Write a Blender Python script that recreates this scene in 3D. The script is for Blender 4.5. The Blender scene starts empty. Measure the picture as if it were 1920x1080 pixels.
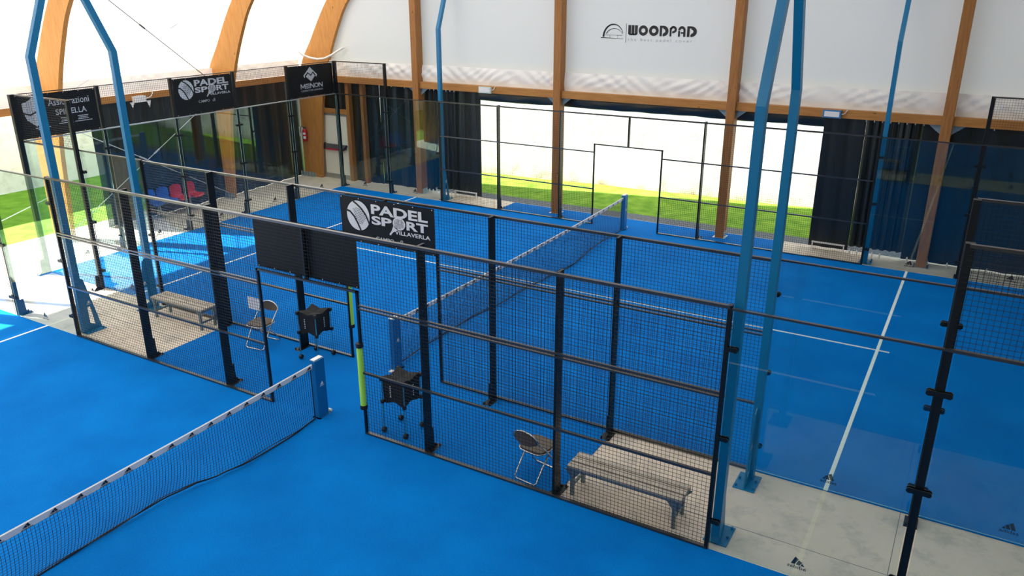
import bpy, math, random
from mathutils import Vector, Matrix
PI = math.pi
random.seed(7)
S = bpy.context.scene
COL = S.collection

# ------------------------------------------------------------------ camera
cd = bpy.data.cameras.new('camera'); cam = bpy.data.objects.new('camera', cd); COL.objects.link(cam)
CX, CY, CZ = 7.9158, -9.5258, 6.0650
_y, _p, _r = -0.5302902, 0.3571095, -0.0008696
F_ = Vector((math.sin(_y)*math.cos(_p), math.cos(_y)*math.cos(_p), -math.sin(_p)))
R_ = Vector((math.cos(_y), -math.sin(_y), 0)); U_ = R_.cross(F_)
R2 = R_*math.cos(_r)+U_*math.sin(_r); U2 = -R_*math.sin(_r)+U_*math.cos(_r)
cam.matrix_world = Matrix(((R2.x, U2.x, -F_.x, CX), (R2.y, U2.y, -F_.y, CY), (R2.z, U2.z, -F_.z, CZ), (0, 0, 0, 1)))
cd.sensor_width = 36; cd.lens = 36*1496.98/1920; cd.clip_start = 0.05; cd.clip_end = 300
S.camera = cam

# ------------------------------------------------------------------ light and exposure
S.view_settings.view_transform = 'Standard'; S.view_settings.look = 'None'
S.view_settings.exposure = 0.0; S.view_settings.gamma = 1.0; S.view_settings.use_curve_mapping = False
W = bpy.data.worlds.new('sky'); S.world = W; W.use_nodes = True
_bg = W.node_tree.nodes['Background']; _bg.inputs[0].default_value = (0.86, 0.93, 1.0, 1); _bg.inputs[1].default_value = 1.5
sl = bpy.data.lights.new('sun', 'SUN'); sun = bpy.data.objects.new('sun', sl); COL.objects.link(sun)
sl.energy = 31.0; sl.angle = math.radians(0.6); sl.color = (1.0, 0.96, 0.88)
sun.location = (-20, -6, 14)
sun.rotation_euler = Vector((1.454, 0.50, -1.0)).to_track_quat('-Z', 'Y').to_euler()
S.cycles.transparent_max_bounces = 40; S.cycles.max_bounces = 10; S.cycles.diffuse_bounces = 5
S.cycles.glossy_bounces = 4; S.cycles.transmission_bounces = 6
S.cycles.use_denoising = True; S.cycles.sample_clamp_indirect = 6.0

# ------------------------------------------------------------------ materials
def new_mat(name):
    m = bpy.data.materials.new(name); m.use_nodes = True
    nt = m.node_tree; nt.nodes.clear()
    out = nt.nodes.new('ShaderNodeOutputMaterial')
    return m, nt, out
def N(nt, t, **kw):
    n = nt.nodes.new(t)
    for k, v in kw.items():
        if k[0] == '_': setattr(n, k[1:], v)
        else: n.inputs[k.replace('__', ' ')].default_value = v
    return n
def ramp(nt, stops):
    r = nt.nodes.new('ShaderNodeValToRGB'); e = r.color_ramp.elements
    while len(e) < len(stops): e.new(0.5)
    for i, (p, c) in enumerate(stops): e[i].position = p; e[i].color = (*c, 1)
    return r
def pbr(name, col, rough=0.6, metal=0.0, spec=0.5, noise=0.0, nscale=6.0, bump=0.0, bscale=60.0, col2=None):
    m, nt, out = new_mat(name)
    b = N(nt, 'ShaderNodeBsdfPrincipled', Roughness=rough, Metallic=metal)
    b.inputs['Specular IOR Level'].default_value = spec
    b.inputs['Base Color'].default_value = (*col, 1)
    nt.links.new(b.outputs[0], out.inputs[0])
    tc = N(nt, 'ShaderNodeNewGeometry')
    if noise or col2:
        n = N(nt, 'ShaderNodeTexNoise', Scale=nscale, Detail=5.0)
        nt.links.new(tc.outputs['Position'], n.inputs['Vector'])
        c2 = col2 or tuple(max(0, c*(1-noise)) for c in col)
        c1 = col if col2 else tuple(c*(1+noise) for c in col)
        r = ramp(nt, [(0.3, c2), (0.7, c1)])
        nt.links.new(n.outputs['Fac'], r.inputs[0]); nt.links.new(r.outputs[0], b.inputs['Base Color'])
    if bump:
        n2 = N(nt, 'ShaderNodeTexNoise', Scale=bscale, Detail=3.0)
        nt.links.new(tc.outputs['Position'], n2.inputs['Vector'])
        bp = N(nt, 'ShaderNodeBump', Strength=bump, Distance=0.02)
        nt.links.new(n2.outputs['Fac'], bp.inputs['Height']); nt.links.new(bp.outputs[0], b.inputs['Normal'])
    return m
def turf_mat(name, col, col2):
    m, nt, out = new_mat(name)
    b = N(nt, 'ShaderNodeBsdfPrincipled', Roughness=0.85); b.inputs['Specular IOR Level'].default_value = 0.05
    g = N(nt, 'ShaderNodeNewGeometry')
    n1 = N(nt, 'ShaderNodeTexNoise', Scale=0.9, Detail=4.0); n2 = N(nt, 'ShaderNodeTexNoise', Scale=70.0, Detail=4.0)
    for n in (n1, n2): nt.links.new(g.outputs['Position'], n.inputs['Vector'])
    mx = N(nt, 'ShaderNodeMath', _operation='MULTIPLY_ADD'); mx.inputs[1].default_value = 0.45
    nt.links.new(n2.outputs['Fac'], mx.inputs[0])
    m2 = N(nt, 'ShaderNodeMath', _operation='MULTIPLY'); m2.inputs[1].default_value = 0.55
    nt.links.new(n1.outputs['Fac'], m2.inputs[0]); nt.links.new(m2.outputs[0], mx.inputs[2])
    r = ramp(nt, [(0.32, col2), (0.68, col)])
    nt.links.new(mx.outputs[0], r.inputs[0]); nt.links.new(r.outputs[0], b.inputs['Base Color'])
    bp = N(nt, 'ShaderNodeBump', Strength=0.35, Distance=0.01)
    nt.links.new(n2.outputs['Fac'], bp.inputs['Height']); nt.links.new(bp.outputs[0], b.inputs['Normal'])
    nt.links.new(b.outputs[0], out.inputs[0])
    return m
def concrete_mat(name, a, b_, stain):
    m, nt, out = new_mat(name)
    b = N(nt, 'ShaderNodeBsdfPrincipled', Roughness=0.75); b.inputs['Specular IOR Level'].default_value = 0.25
    g = N(nt, 'ShaderNodeNewGeometry')
    n1 = N(nt, 'ShaderNodeTexNoise', Scale=0.8, Detail=8.0, Roughness=0.65); n2 = N(nt, 'ShaderNodeTexNoise', Scale=2.6, Detail=8.0, Roughness=0.7)
    n3 = N(nt, 'ShaderNodeTexNoise', Scale=45.0, Detail=3.0)
    for n in (n1, n2, n3): nt.links.new(g.outputs['Position'], n.inputs['Vector'])
    r = ramp(nt, [(0.3, b_), (0.65, a)]); nt.links.new(n1.outputs['Fac'], r.inputs[0])
    r2 = ramp(nt, [(0.50, (0, 0, 0)), (0.64, (1, 1, 1))]); nt.links.new(n2.outputs['Fac'], r2.inputs[0])
    mx = N(nt, 'ShaderNodeMix', _data_type='RGBA'); mx.inputs['B'].default_value = (*stain, 1)
    sc = N(nt, 'ShaderNodeMath', _operation='MULTIPLY'); sc.inputs[1].default_value = 0.55
    nt.links.new(r2.outputs[0], sc.inputs[0]); nt.links.new(sc.outputs[0], mx.inputs['Factor'])
    nt.links.new(r.outputs[0], mx.inputs['A']); nt.links.new(mx.outputs['Result'], b.inputs['Base Color'])
    bp = N(nt, 'ShaderNodeBump', Strength=0.08, Distance=0.01)
    nt.links.new(n3.outputs['Fac'], bp.inputs['Height']); nt.links.new(bp.outputs[0], b.inputs['Normal'])
    nt.links.new(b.outputs[0], out.inputs[0])
    return m
def wood_mat(name, light, dark, stretch):
    m, nt, out = new_mat(name)
    b = N(nt, 'ShaderNodeBsdfPrincipled', Roughness=0.55); b.inputs['Specular IOR Level'].default_value = 0.3
    g = N(nt, 'ShaderNodeNewGeometry')
    mp = N(nt, 'ShaderNodeMapping'); mp.inputs['Scale'].default_value = stretch
    nt.links.new(g.outputs['Position'], mp.inputs['Vector'])
    n1 = N(nt, 'ShaderNodeTexNoise', Scale=5.0, Detail=8.0, Roughness=0.6)
    nt.links.new(mp.outputs[0], n1.inputs['Vector'])
    r = ramp(nt, [(0.3, dark), (0.62, light)]); nt.links.new(n1.outputs['Fac'], r.inputs[0])
    vo = N(nt, 'ShaderNodeTexVoronoi', Scale=1.7); 
    mp2 = N(nt, 'ShaderNodeMapping'); mp2.inputs['Scale'].default_value = tuple(1.0+0.35*s for s in stretch)
    nt.links.new(g.outputs['Position'], mp2.inputs['Vector']); nt.links.new(mp2.outputs[0], vo.inputs['Vector'])
    r2 = ramp(nt, [(0.02, (1, 1, 1)), (0.10, (0, 0, 0))]); nt.links.new(vo.outputs['Distance'], r2.inputs[0])
    mx = N(nt, 'ShaderNodeMix', _data_type='RGBA'); mx.inputs['B'].default_value = (dark[0]*0.35, dark[1]*0.28, dark[2]*0.25, 1)
    nt.links.new(r2.outputs[0], mx.inputs['Factor']); nt.links.new(r.outputs[0], mx.inputs['A'])
    nt.links.new(mx.outputs['Result'], b.inputs['Base Color'])
    nt.links.new(b.outputs[0], out.inputs[0])
    return m
def membrane_mat(name, col, trans, wrinkle=0.0):
    m, nt, out = new_mat(name)
    d = N(nt, 'ShaderNodeBsdfDiffuse'); d.inputs[0].default_value = (*col, 1)
    t = N(nt, 'ShaderNodeBsdfTranslucent'); t.inputs[0].default_value = (*col, 1)
    mx = N(nt, 'ShaderNodeMixShader'); mx.inputs[0].default_value = trans
    nt.links.new(d.outputs[0], mx.inputs[1]); nt.links.new(t.outputs[0], mx.inputs[2]); nt.links.new(mx.outputs[0], out.inputs[0])
    g = N(nt, 'ShaderNodeNewGeometry'); n = N(nt, 'ShaderNodeTexNoise', Scale=90.0, Detail=2.0)
    nt.links.new(g.outputs['Position'], n.inputs['Vector'])
    bp = N(nt, 'ShaderNodeBump', Strength=0.05+wrinkle, Distance=0.01)
    nt.links.new(n.outputs['Fac'], bp.inputs['Height']); nt.links.new(bp.outputs[0], d.inputs['Normal'])
    return m
def glass_mat(name, tint, r0):
    m, nt, out = new_mat(name)
    t = N(nt, 'ShaderNodeBsdfTransparent'); t.inputs[0].default_value = (*tint, 1)
    g = N(nt, 'ShaderNodeBsdfGlossy', Roughness=0.0); g.inputs[0].default_value = (0.72, 0.97, 0.97, 1)
    lw = N(nt, 'ShaderNodeLayerWeight', Blend=0.5)
    p = N(nt, 'ShaderNodeMath', _operation='POWER'); p.inputs[1].default_value = 5.0
    nt.links.new(lw.outputs['Facing'], p.inputs[0])
    a = N(nt, 'ShaderNodeMath', _operation='MULTIPLY_ADD'); a.inputs[1].default_value = 1-r0; a.inputs[2].default_value = r0
    nt.links.new(p.outputs[0], a.inputs[0])
    mx = N(nt, 'ShaderNodeMixShader'); nt.links.new(a.outputs[0], mx.inputs[0])
    nt.links.new(t.outputs[0], mx.inputs[1]); nt.links.new(g.outputs[0], mx.inputs[2]); nt.links.new(mx.outputs[0], out.inputs[0])
    return m
M = {}
M['turf'] = turf_mat('blue_turf', (0.0, 0.188, 0.60), (0.0, 0.120, 0.43))
M['turf2'] = turf_mat('walkway_turf', (0.0, 0.170, 0.56), (0.0, 0.130, 0.46))
M['line'] = pbr('white_turf', (0.78, 0.80, 0.80), 0.8, noise=0.06, nscale=60)
M['concrete'] = concrete_mat('concrete', (0.74, 0.64, 0.52), (0.63, 0.545, 0.445), (0.40, 0.37, 0.325))
M['seam'] = pbr('seam', (0.12, 0.11, 0.10), 0.9)
M['arch'] = wood_mat('arch_timber', (0.56, 0.255, 0.062), (0.46, 0.19, 0.038), (3.0, 3.0, 0.5))
M['post'] = wood_mat('column_timber', (0.40, 0.175, 0.052), (0.28, 0.11, 0.03), (5.0, 5.0, 0.4))
M['beamx'] = wood_mat('beam_timber', (0.48, 0.22, 0.06), (0.36, 0.15, 0.038), (0.4, 5.0, 5.0))
M['beamy'] = wood_mat('side_beam_timber', (0.48, 0.22, 0.06), (0.36, 0.15, 0.038), (5.0, 0.4, 5.0))
M['roof'] = membrane_mat('roof_membrane', (0.92, 0.92, 0.90), 0.205)
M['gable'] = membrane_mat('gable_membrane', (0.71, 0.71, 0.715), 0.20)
M['gable2'] = membrane_mat('near_gable_membrane', (0.70, 0.70, 0.70), 0.06)  # less translucent gable copy; the near end's weaker light is put into the material
M['skirt'] = membrane_mat('membrane_skirt', (0.93, 0.89, 0.84), 0.12, 0.05)
M['black'] = pbr('black_steel', (0.006, 0.008, 0.009), 0.38, 0.0, 0.35)
M['rail'] = pbr('black_rail', (0.020, 0.020, 0.019), 0.30, 0.0, 1.0)
M['wire'] = pbr('black_wire', (0.010, 0.012, 0.014), 0.5, 0.0, 0.4)
M['blue'] = pbr('blue_steel', (0.003, 0.17, 0.36), 0.35, 0.0, 0.5)
M['bluenet'] = pbr('blue_net_post', (0.004, 0.13, 0.36), 0.35, 0.0, 0.5)
M['cord'] = pbr('net_cord', (0.010, 0.012, 0.020), 0.7)
M['tape'] = pbr('net_tape', (0.78, 0.78, 0.78), 0.6)
M['white'] = pbr('white_paint', (0.80, 0.80, 0.79), 0.45)
M['print'] = pbr('white_print', (0.74, 0.76, 0.78), 0.55)
M['printgrey'] = pbr('grey_print', (0.36, 0.37, 0.38), 0.6)
M['printblack'] = pbr('black_print', (0.008, 0.009, 0.011), 0.5)
M['banner'] = pbr('black_vinyl', (0.006, 0.008, 0.010), 0.5, 0, 0.3, bump=0.15, bscale=5)
M['curtain'] = pbr('black_tarpaulin', (0.008, 0.013, 0.014), 0.35, 0, 0.6, bump=0.35, bscale=3.0)
M['valance'] = pbr('rolled_tarpaulin', (0.014, 0.022, 0.026), 0.35, 0, 0.6, bump=0.6, bscale=3.5)
M['glass'] = glass_mat('court_glass', (0.905, 0.945, 0.942), 0.046)
M['glassedge'] = pbr('glass_edge', (0.35, 0.55, 0.52), 0.2)
M['neon'] = pbr('yellow_green_foam', (0.42, 0.85, 0.10), 0.7)
M['slat'] = pbr('grey_wood_slat', (0.43, 0.38, 0.31), 0.6, noise=0.12, nscale=8)
M['galv'] = pbr('painted_steel_leg', (0.16, 0.22, 0.25), 0.4, 0.4)
M['chrome'] = pbr('chrome_tube', (0.62, 0.62, 0.60), 0.25, 0.9)
M['seatpad'] = pbr('brown_vinyl', (0.10, 0.075, 0.055), 0.5)
M['bagfab'] = pbr('black_fabric', (0.005, 0.005, 0.006), 0.8, bump=0.3, bscale=20)
M['rubber'] = pbr('black_rubber', (0.008, 0.008, 0.009), 0.6)
M['tube'] = pbr('teal_tube', (0.05, 0.30, 0.42), 0.35, 0.3)
M['grass'] = pbr('lawn', (0.25, 0.43, 0.045), 0.9, 0, 0.1, nscale=2.6, col2=(0.11, 0.26, 0.018), bump=0.9, bscale=35)
M['gravel'] = pbr('gravel', (0.20, 0.22, 0.24), 0.9, nscale=22, col2=(0.04, 0.045, 0.055), bump=1.0, bscale=25)
M['extwall'] = concrete_mat('boundary_concrete', (0.80, 0.78, 0.74), (0.72, 0.69, 0.64), (0.50, 0.44, 0.38))
M['skybackdrop'] = pbr('pale_grey_backdrop', (0.33, 0.345, 0.36), 0.9, 0, 0.1, noise=0.05, nscale=0.6)  # dimmed sky tone as a flat grey, for the added backdrop
def dirty_wall_mat():
    m = concrete_mat('dirty_boundary_concrete', (0.80, 0.78, 0.74), (0.70, 0.67, 0.62), (0.45, 0.38, 0.31))
    nt = m.node_tree; b = [n for n in nt.nodes if n.type == 'BSDF_PRINCIPLED'][0]; src = b.inputs['Base Color'].links[0].from_socket
    g = N(nt, 'ShaderNodeNewGeometry'); sp = N(nt, 'ShaderNodeSeparateXYZ'); nt.links.new(g.outputs['Position'], sp.inputs[0])
    n1 = N(nt, 'ShaderNodeTexNoise', Scale=1.6, Detail=8.0, Roughness=0.7); nt.links.new(g.outputs['Position'], n1.inputs['Vector'])
    a = N(nt, 'ShaderNodeMath', _operation='MULTIPLY_ADD'); a.inputs[1].default_value = 1.5; nt.links.new(n1.outputs['Fac'], a.inputs[0])
    mz = N(nt, 'ShaderNodeMath', _operation='MULTIPLY'); mz.inputs[1].default_value = -0.85; nt.links.new(sp.outputs['Z'], mz.inputs[0]); nt.links.new(mz.outputs[0], a.inputs[2])
    r = ramp(nt, [(0.50, (0, 0, 0)), (1.0, (1, 1, 1))]); nt.links.new(a.outputs[0], r.inputs[0])
    mx = N(nt, 'ShaderNodeMix', _data_type='RGBA'); mx.inputs['B'].default_value = (0.26, 0.20, 0.15, 1)
    nt.links.new(r.outputs[0], mx.inputs['Factor']); nt.links.new(src, mx.inputs['A']); nt.links.new(mx.outputs['Result'], b.inputs['Base Color'])
    return m
M['dirtywall'] = dirty_wall_mat()
M['red'] = pbr('red_plastic', (0.55, 0.01, 0.03), 0.4)
M['bluep'] = pbr('blue_plastic', (0.008, 0.11, 0.50), 0.4)
M['redpaint'] = pbr('red_paint', (0.50, 0.012, 0.02), 0.3)
M['doorleaf'] = pbr('door_leaf', (0.86, 0.84, 0.75), 0.5)
M['doorframe'] = pbr('door_frame', (0.36, 0.36, 0.34), 0.45, 0.3)
M['greybar'] = pbr('grey_bar', (0.12, 0.12, 0.125), 0.4)
M['steel'] = pbr('galvanised_plate', (0.45, 0.50, 0.52), 0.4, 0.7)
M['bluegrey'] = pbr('blue_grey_plate', (0.22, 0.33, 0.40), 0.5, 0.2)
M['hose'] = pbr('white_hose', (0.82, 0.80, 0.76), 0.4)
M['paper'] = pbr('white_sheet', (0.78, 0.76, 0.78), 0.7)
M['lens'] = pbr('pale_lens', (0.60, 0.72, 0.66), 0.15)
M['lensblue'] = pbr('blue_lens', (0.05, 0.20, 0.42), 0.2)
M['rod'] = pbr('zinc_rod', (0.62, 0.66, 0.68), 0.35, 0.5)
M['rodgrey'] = pbr('dark_rod', (0.20, 0.20, 0.20), 0.4, 0.5)
M['brass'] = pbr('amber_strap', (0.45, 0.18, 0.04), 0.6)

# ------------------------------------------------------------------ mesh helpers
class MB:
    def __init__(s): s.v = []; s.f = []
    def add(s, vs, fs):
        o = len(s.v); s.v += [tuple(p) for p in vs]; s.f += [tuple(i+o for i in f) for f in fs]; return s
    def box(s, x0, x1, y0, y1, z0, z1):
        return s.add([(x0, y0, z0), (x1, y0, z0), (x1, y1, z0), (x0, y1, z0), (x0, y0, z1), (x1, y0, z1), (x1, y1, z1), (x0, y1, z1)],
                     [(0, 3, 2, 1), (4, 5, 6, 7), (0, 1, 5, 4), (1, 2, 6, 5), (2, 3, 7, 6), (3, 0, 4, 7)])
    def cbox(s, x0, x1, y0, y1, z0, z1, c=0.006):
        """box with its four upright edges chamfered"""
        ring = [(x0+c, y0), (x1-c, y0), (x1, y0+c), (x1, y1-c), (x1-c, y1), (x0+c, y1), (x0, y1-c), (x0, y0+c)]
        n = 8
        vs = [(a, b, z0) for a, b in ring]+[(a, b, z1) for a, b in ring]
        return s.add(vs, [tuple(range(n-1, -1, -1)), tuple(range(n, 2*n))]+[(i, (i+1) % n, n+(i+1) % n, n+i) for i in range(n)])
    def bar(s, p, q, w, h, up=(0, 0, 1)):
        p, q = Vector(p), Vector(q); d = (q-p).normalized(); u = Vector(up)
        if abs(d.dot(u)) > 0.99: u = Vector((0, 1, 0))
        r = d.cross(u).normalized(); u = r.cross(d); r = r*w/2; u = u*h/2
        vs = [c+a*r+b*u for c in (p, q) for a, b in ((-1, -1), (1, -1), (1, 1), (-1, 1))]
        return s.add(vs, [(0, 1, 2, 3), (7, 6, 5, 4), (0, 4, 5, 1), (1, 5, 6, 2), (2, 6, 7, 3), (3, 7, 4, 0)])
    def tube(s, pts, r, n=8, closed=False):
        pts = [Vector(p) for p in pts]; k = len(pts); rings = []
        nrm = None
        for i, p in enumerate(pts):
            a = pts[(i-1) % k] if (closed or i > 0) else p; b = pts[(i+1) % k] if (closed or i < k-1) else p
            t = (b-a).normalized()
            if nrm is None:
                nrm = t.cross(Vector((0, 0, 1)))
                if nrm.length < 0.05: nrm = t.cross(Vector((0, 1, 0)))
            nrm = (nrm-t*nrm.dot(t))
            nrm.normalize(); bn = t.cross(nrm)
            rr = r[i] if isinstance(r, (list, tuple)) else r
            rings.append([p+(nrm*math.cos(2*PI*j/n)+bn*math.sin(2*PI*j/n))*rr for j in range(n)])
        vs = [v for ring in rings for v in ring]; fs = []
        for i in range(k if closed else k-1):
            a, b = i*n, ((i+1) % k)*n
            fs += [(a+j, a+(j+1) % n, b+(j+1) % n, b+j) for j in range(n)]
        if not closed: fs += [tuple(range(n-1, -1, -1)), tuple((k-1)*n+j for j in range(n))]
        return s.add(vs, fs)
    def cyl(s, p, q, r, n=12, r2=None): return s.tube([p, q], [r, r if r2 is None else r2], n)
    def prism(s, poly, org, u, v, t):
        """polygon poly (2-D) on the plane org + a*u + b*v, extruded by the vector t"""
        org, u, v, t = Vector(org), Vector(u), Vector(v), Vector(t); n = len(poly)
        a = [org+u*x+v*y for x, y in poly]
        return s.add(a+[p+t for p in a], [tuple(range(n-1, -1, -1)), tuple(range(n, 2*n))]+[(i, (i+1) % n, n+(i+1) % n, n+i) for i in range(n)])
    def sphere(s, c, r, n=10, m=6, sz=1.0):
        c = Vector(c); vs = []; fs = []
        for i in range(m+1):
            th = PI*i/m
            for j in range(n): vs.append(c+Vector((r*math.sin(th)*math.cos(2*PI*j/n), r*math.sin(th)*math.sin(2*PI*j/n), r*sz*math.cos(th))))
        for i in range(m):
            for j in range(n): fs.append((i*n+j, (i+1)*n+j, (i+1)*n+(j+1) % n, i*n+(j+1) % n))
        return s.add(vs, fs)
    def grid(s, pts):
        """pts[i][j] -> quad sheet"""
        a, b = len(pts), len(pts[0])
        return s.add([p for r in pts for p in r], [(i*b+j, (i+1)*b+j, (i+1)*b+j+1, i*b+j+1) for i in range(a-1) for j in range(b-1)])
    def mesh(s, name, mats, smooth=False, fm=None):
        me = bpy.data.meshes.new(name); me.from_pydata(s.v, [], s.f)
        for m in (mats if isinstance(mats, (list, tuple)) else [mats]): me.materials.append(m)
        if fm: 
            for p in me.polygons: p.material_index = fm(p)
        if smooth:
            for p in me.polygons: p.use_smooth = True
        me.update(); return me
    def obj(s, name, mats, parent=None, smooth=False, fm=None, base=None):
        o = bpy.data.objects.new(name, s.mesh(name, mats, smooth, fm)); COL.objects.link(o)
        if parent is not None:
            o.parent = parent; b = parent.get('_b')
            off = Vector(BASE.get(parent.name, (0, 0, 0))); o.location = -off; BASE[o.name] = (0, 0, 0)
        else: BASE[o.name] = (0, 0, 0)
        return o
BASE = {}
def tag(o, label, cat, group=None, kind=None):
    if label: o['label'] = label
    if cat: o['category'] = cat
    if group: o['group'] = group
    if kind: o['kind'] = kind
    return o
def thing(name, loc, label, cat, group=None, kind=None):
    o = bpy.data.objects.new(name, None); COL.objects.link(o); o.location = loc; o.empty_display_size = 0.2
    BASE[o.name] = tuple(loc); return tag(o, label, cat, group, kind)
def copy_tree(o, parent=None):
    c = o.copy(); COL.objects.link(c)
    if parent is not None: c.parent = parent
    for ch in list(o.children): copy_tree(ch, c)
    return c

def repeats(name, mb, mat, parent, places):
    me = mb.mesh(name, mat)
    for p in places:
        o = bpy.data.objects.new(name, me); COL.objects.link(o); o.parent = parent; o.location = p

# flat printed shapes in (a, b) coordinates, put on a plane later
class Flat:
    def __init__(s): s.v = []; s.f = []
    def poly(s, pts):
        o = len(s.v); s.v += [(float(x), float(y)) for x, y in pts]; s.f.append(tuple(range(o, o+len(pts)))); return s
    def rect(s, x0, y0, x1, y1): return s.poly([(x0, y0), (x1, y0), (x1, y1), (x0, y1)])
    def disc(s, cx, cy, r, n=28, ry=None):
        ry = r if ry is None else ry
        return s.poly([(cx+r*math.cos(2*PI*i/n), cy+ry*math.sin(2*PI*i/n)) for i in range(n)])
    def ring(s, cx, cy, r0, r1, a0=0, a1=360, n=32, ry=1.0):
        for i in range(n):
            t0 = math.radians(a0+(a1-a0)*i/n); t1 = math.radians(a0+(a1-a0)*(i+1)/n)
            s.poly([(cx+r0*math.cos(t0), cy+ry*r0*math.sin(t0)), (cx+r1*math.cos(t0), cy+ry*r1*math.sin(t0)),
                    (cx+r1*math.cos(t1), cy+ry*r1*math.sin(t1)), (cx+r0*math.cos(t1), cy+ry*r0*math.sin(t1))])
        return s
    def stroke(s, pts, w, w2=None):
        n = len(pts)
        for i in range(n-1):
            (x0, y0), (x1, y1) = pts[i], pts[i+1]; L = math.hypot(x1-x0, y1-y0) or 1
            k0 = w if w2 is None else w+(w2-w)*i/(n-1); k1 = w if w2 is None else w+(w2-w)*(i+1)/(n-1)
            nx, ny = -(y1-y0)/L/2, (x1-x0)/L/2; ex, ey = (x1-x0)/L*0.1*w, (y1-y0)/L*0.1*w
            s.poly([(x0+nx*k0-ex, y0+ny*k0-ey), (x0-nx*k0-ex, y0-ny*k0-ey), (x1-nx*k1+ex, y1-ny*k1+ey), (x1+nx*k1+ex, y1+ny*k1+ey)])
        return s
    def text(s, t, x0, y0, x1, y1, bold=0.0, shear=0.0, space=1.0):
        c = bpy.data.curves.new('lettering', 'FONT'); c.body = t; c.size = 1; c.offset = bold; c.shear = shear
        c.space_character = space; c.resolution_u = 4
        o = bpy.data.objects.new('lettering', c); COL.objects.link(o)
        dg = bpy.context.evaluated_depsgraph_get(); me = bpy.data.meshes.new_from_object(o.evaluated_get(dg))
        xs = [v.co.x for v in me.vertices]; ys = [v.co.y for v in me.vertices]
        ax, bx, ay, by = min(xs), max(xs), min(ys), max(ys)
        k = len(s.v)
        s.v += [(x0+(v.co.x-ax)/(bx-ax)*(x1-x0), y0+(v.co.y-ay)/(by-ay)*(y1-y0)) for v in me.vertices]
        s.f += [tuple(i+k for i in p.vertices) for p in me.polygons]
        bpy.data.objects.remove(o); bpy.data.meshes.remove(me); bpy.data.curves.remove(c)
        return s
    def put(s, name, mat, org, u, v, parent, lift=0.0):
        org, u, v = Vector(org), Vector(u), Vector(v); n = u.cross(v).normalized()*lift
        mb = MB(); mb.v = [tuple(org+u*a+v*b+n) for a, b in s.v]; mb.f = list(s.f)
        return mb.obj(name, mat, parent)
def stripes_logo(fl, x, y, w, h, text=True):
    """three slanted bars growing to the right, with the word under them"""
    y0 = y+(0.34*h if text else 0)
    H = h-(0.34*h if text else 0); b = w*0.21
    for i, (xx, hh) in enumerate(((0.10, 0.34), (0.36, 0.68), (0.62, 1.0))):
        xa = x+xx*w; t = H*hh; sl = 0.10*w*hh*2.0
        fl.poly([(xa+sl*0.1, y0), (xa+b+0.04*w, y0), (xa+b+0.04*w-sl, y0+t), (xa-sl*0.35, y0+t-0.16*H)]) if False else \
        fl.poly([(xa, y0), (xa+b, y0), (xa+b-sl, y0+t), (xa-sl+0.02*w, y0+t-0.12*w)] if i else [(xa, y0), (xa+b, y0), (xa+b-sl, y0+t)])
    if text: fl.text('adidas', x, y, x+w, y+0.30*h, bold=0.012)
    return fl

# ------------------------------------------------------------------ setting: floor, turf, outside
AY = -1.825          # plane of the near court's fence
BY, FY = 0.06, 9.96  # planes of the second and the far fence
def slab(name, x0, x1, y0, y1, z0, z1, mat, label=None, cat=None, kind='structure'):
    o = MB().box(x0, x1, y0, y1, z0, z1).obj(name, mat); return tag(o, label, cat, None, kind)
floor = slab('floor', -12.95, 12.9, -14.6, 11.0, -0.25, 0.0, M['concrete'], 'pale concrete slab under and around both courts', 'floor')
fl = MB(); 
fl.box(4.0, 10.0, -1.256, -1.250, 0.0, 0.0012); fl.box(7.868, 7.874, AY, BY, 0.0, 0.0012)
fl.box(-10.0, -4.0, -0.95, -0.944, 0.0, 0.0012); fl.box(-12.9, -10.05, 4.45, 4.456, 0, 0.0012); fl.box(-12.9, -10.05, -0.85, -0.844, 0, 0.0012)
fl.obj('floor_joint', M['seam'], floor)
def court(y0, y1, label):
    t = MB().box(-10.0, 10.0, y0, y1, 0.0, 0.012).obj('playing_surface', M['turf']); tag(t, label, 'court surface', None, 'structure')
    ym = (y0+y1)/2
    for a in (-6.98, 6.98): MB().box(a-0.027, a+0.027, y0+0.0, y1-0.0, 0.012, 0.0145).obj('service_line', M['line'], t)
    MB().box(-7.18, 7.18, ym-0.025, ym+0.025, 0.012, 0.0148).obj('centre_line', M['line'], t)
    return t
court(BY, FY, 'blue artificial turf court beyond the walkway, with white service lines')
court(AY-10.0, AY, 'blue artificial turf court in the foreground under the nearest net')
tag(MB().box(-3.99, 4.02, AY, BY, 0.0, 0.010).obj('walkway_turf', M['turf2']), 'blue turf patch on the walkway between the two courts', 'turf', None, 'structure')
tag(MB().box(-3.99, 4.02, FY, 10.95, 0.0, 0.010).obj('walkway_turf', M['turf2']), 'blue turf patch outside the far fence by the gravel', 'turf', None, 'structure')
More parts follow.
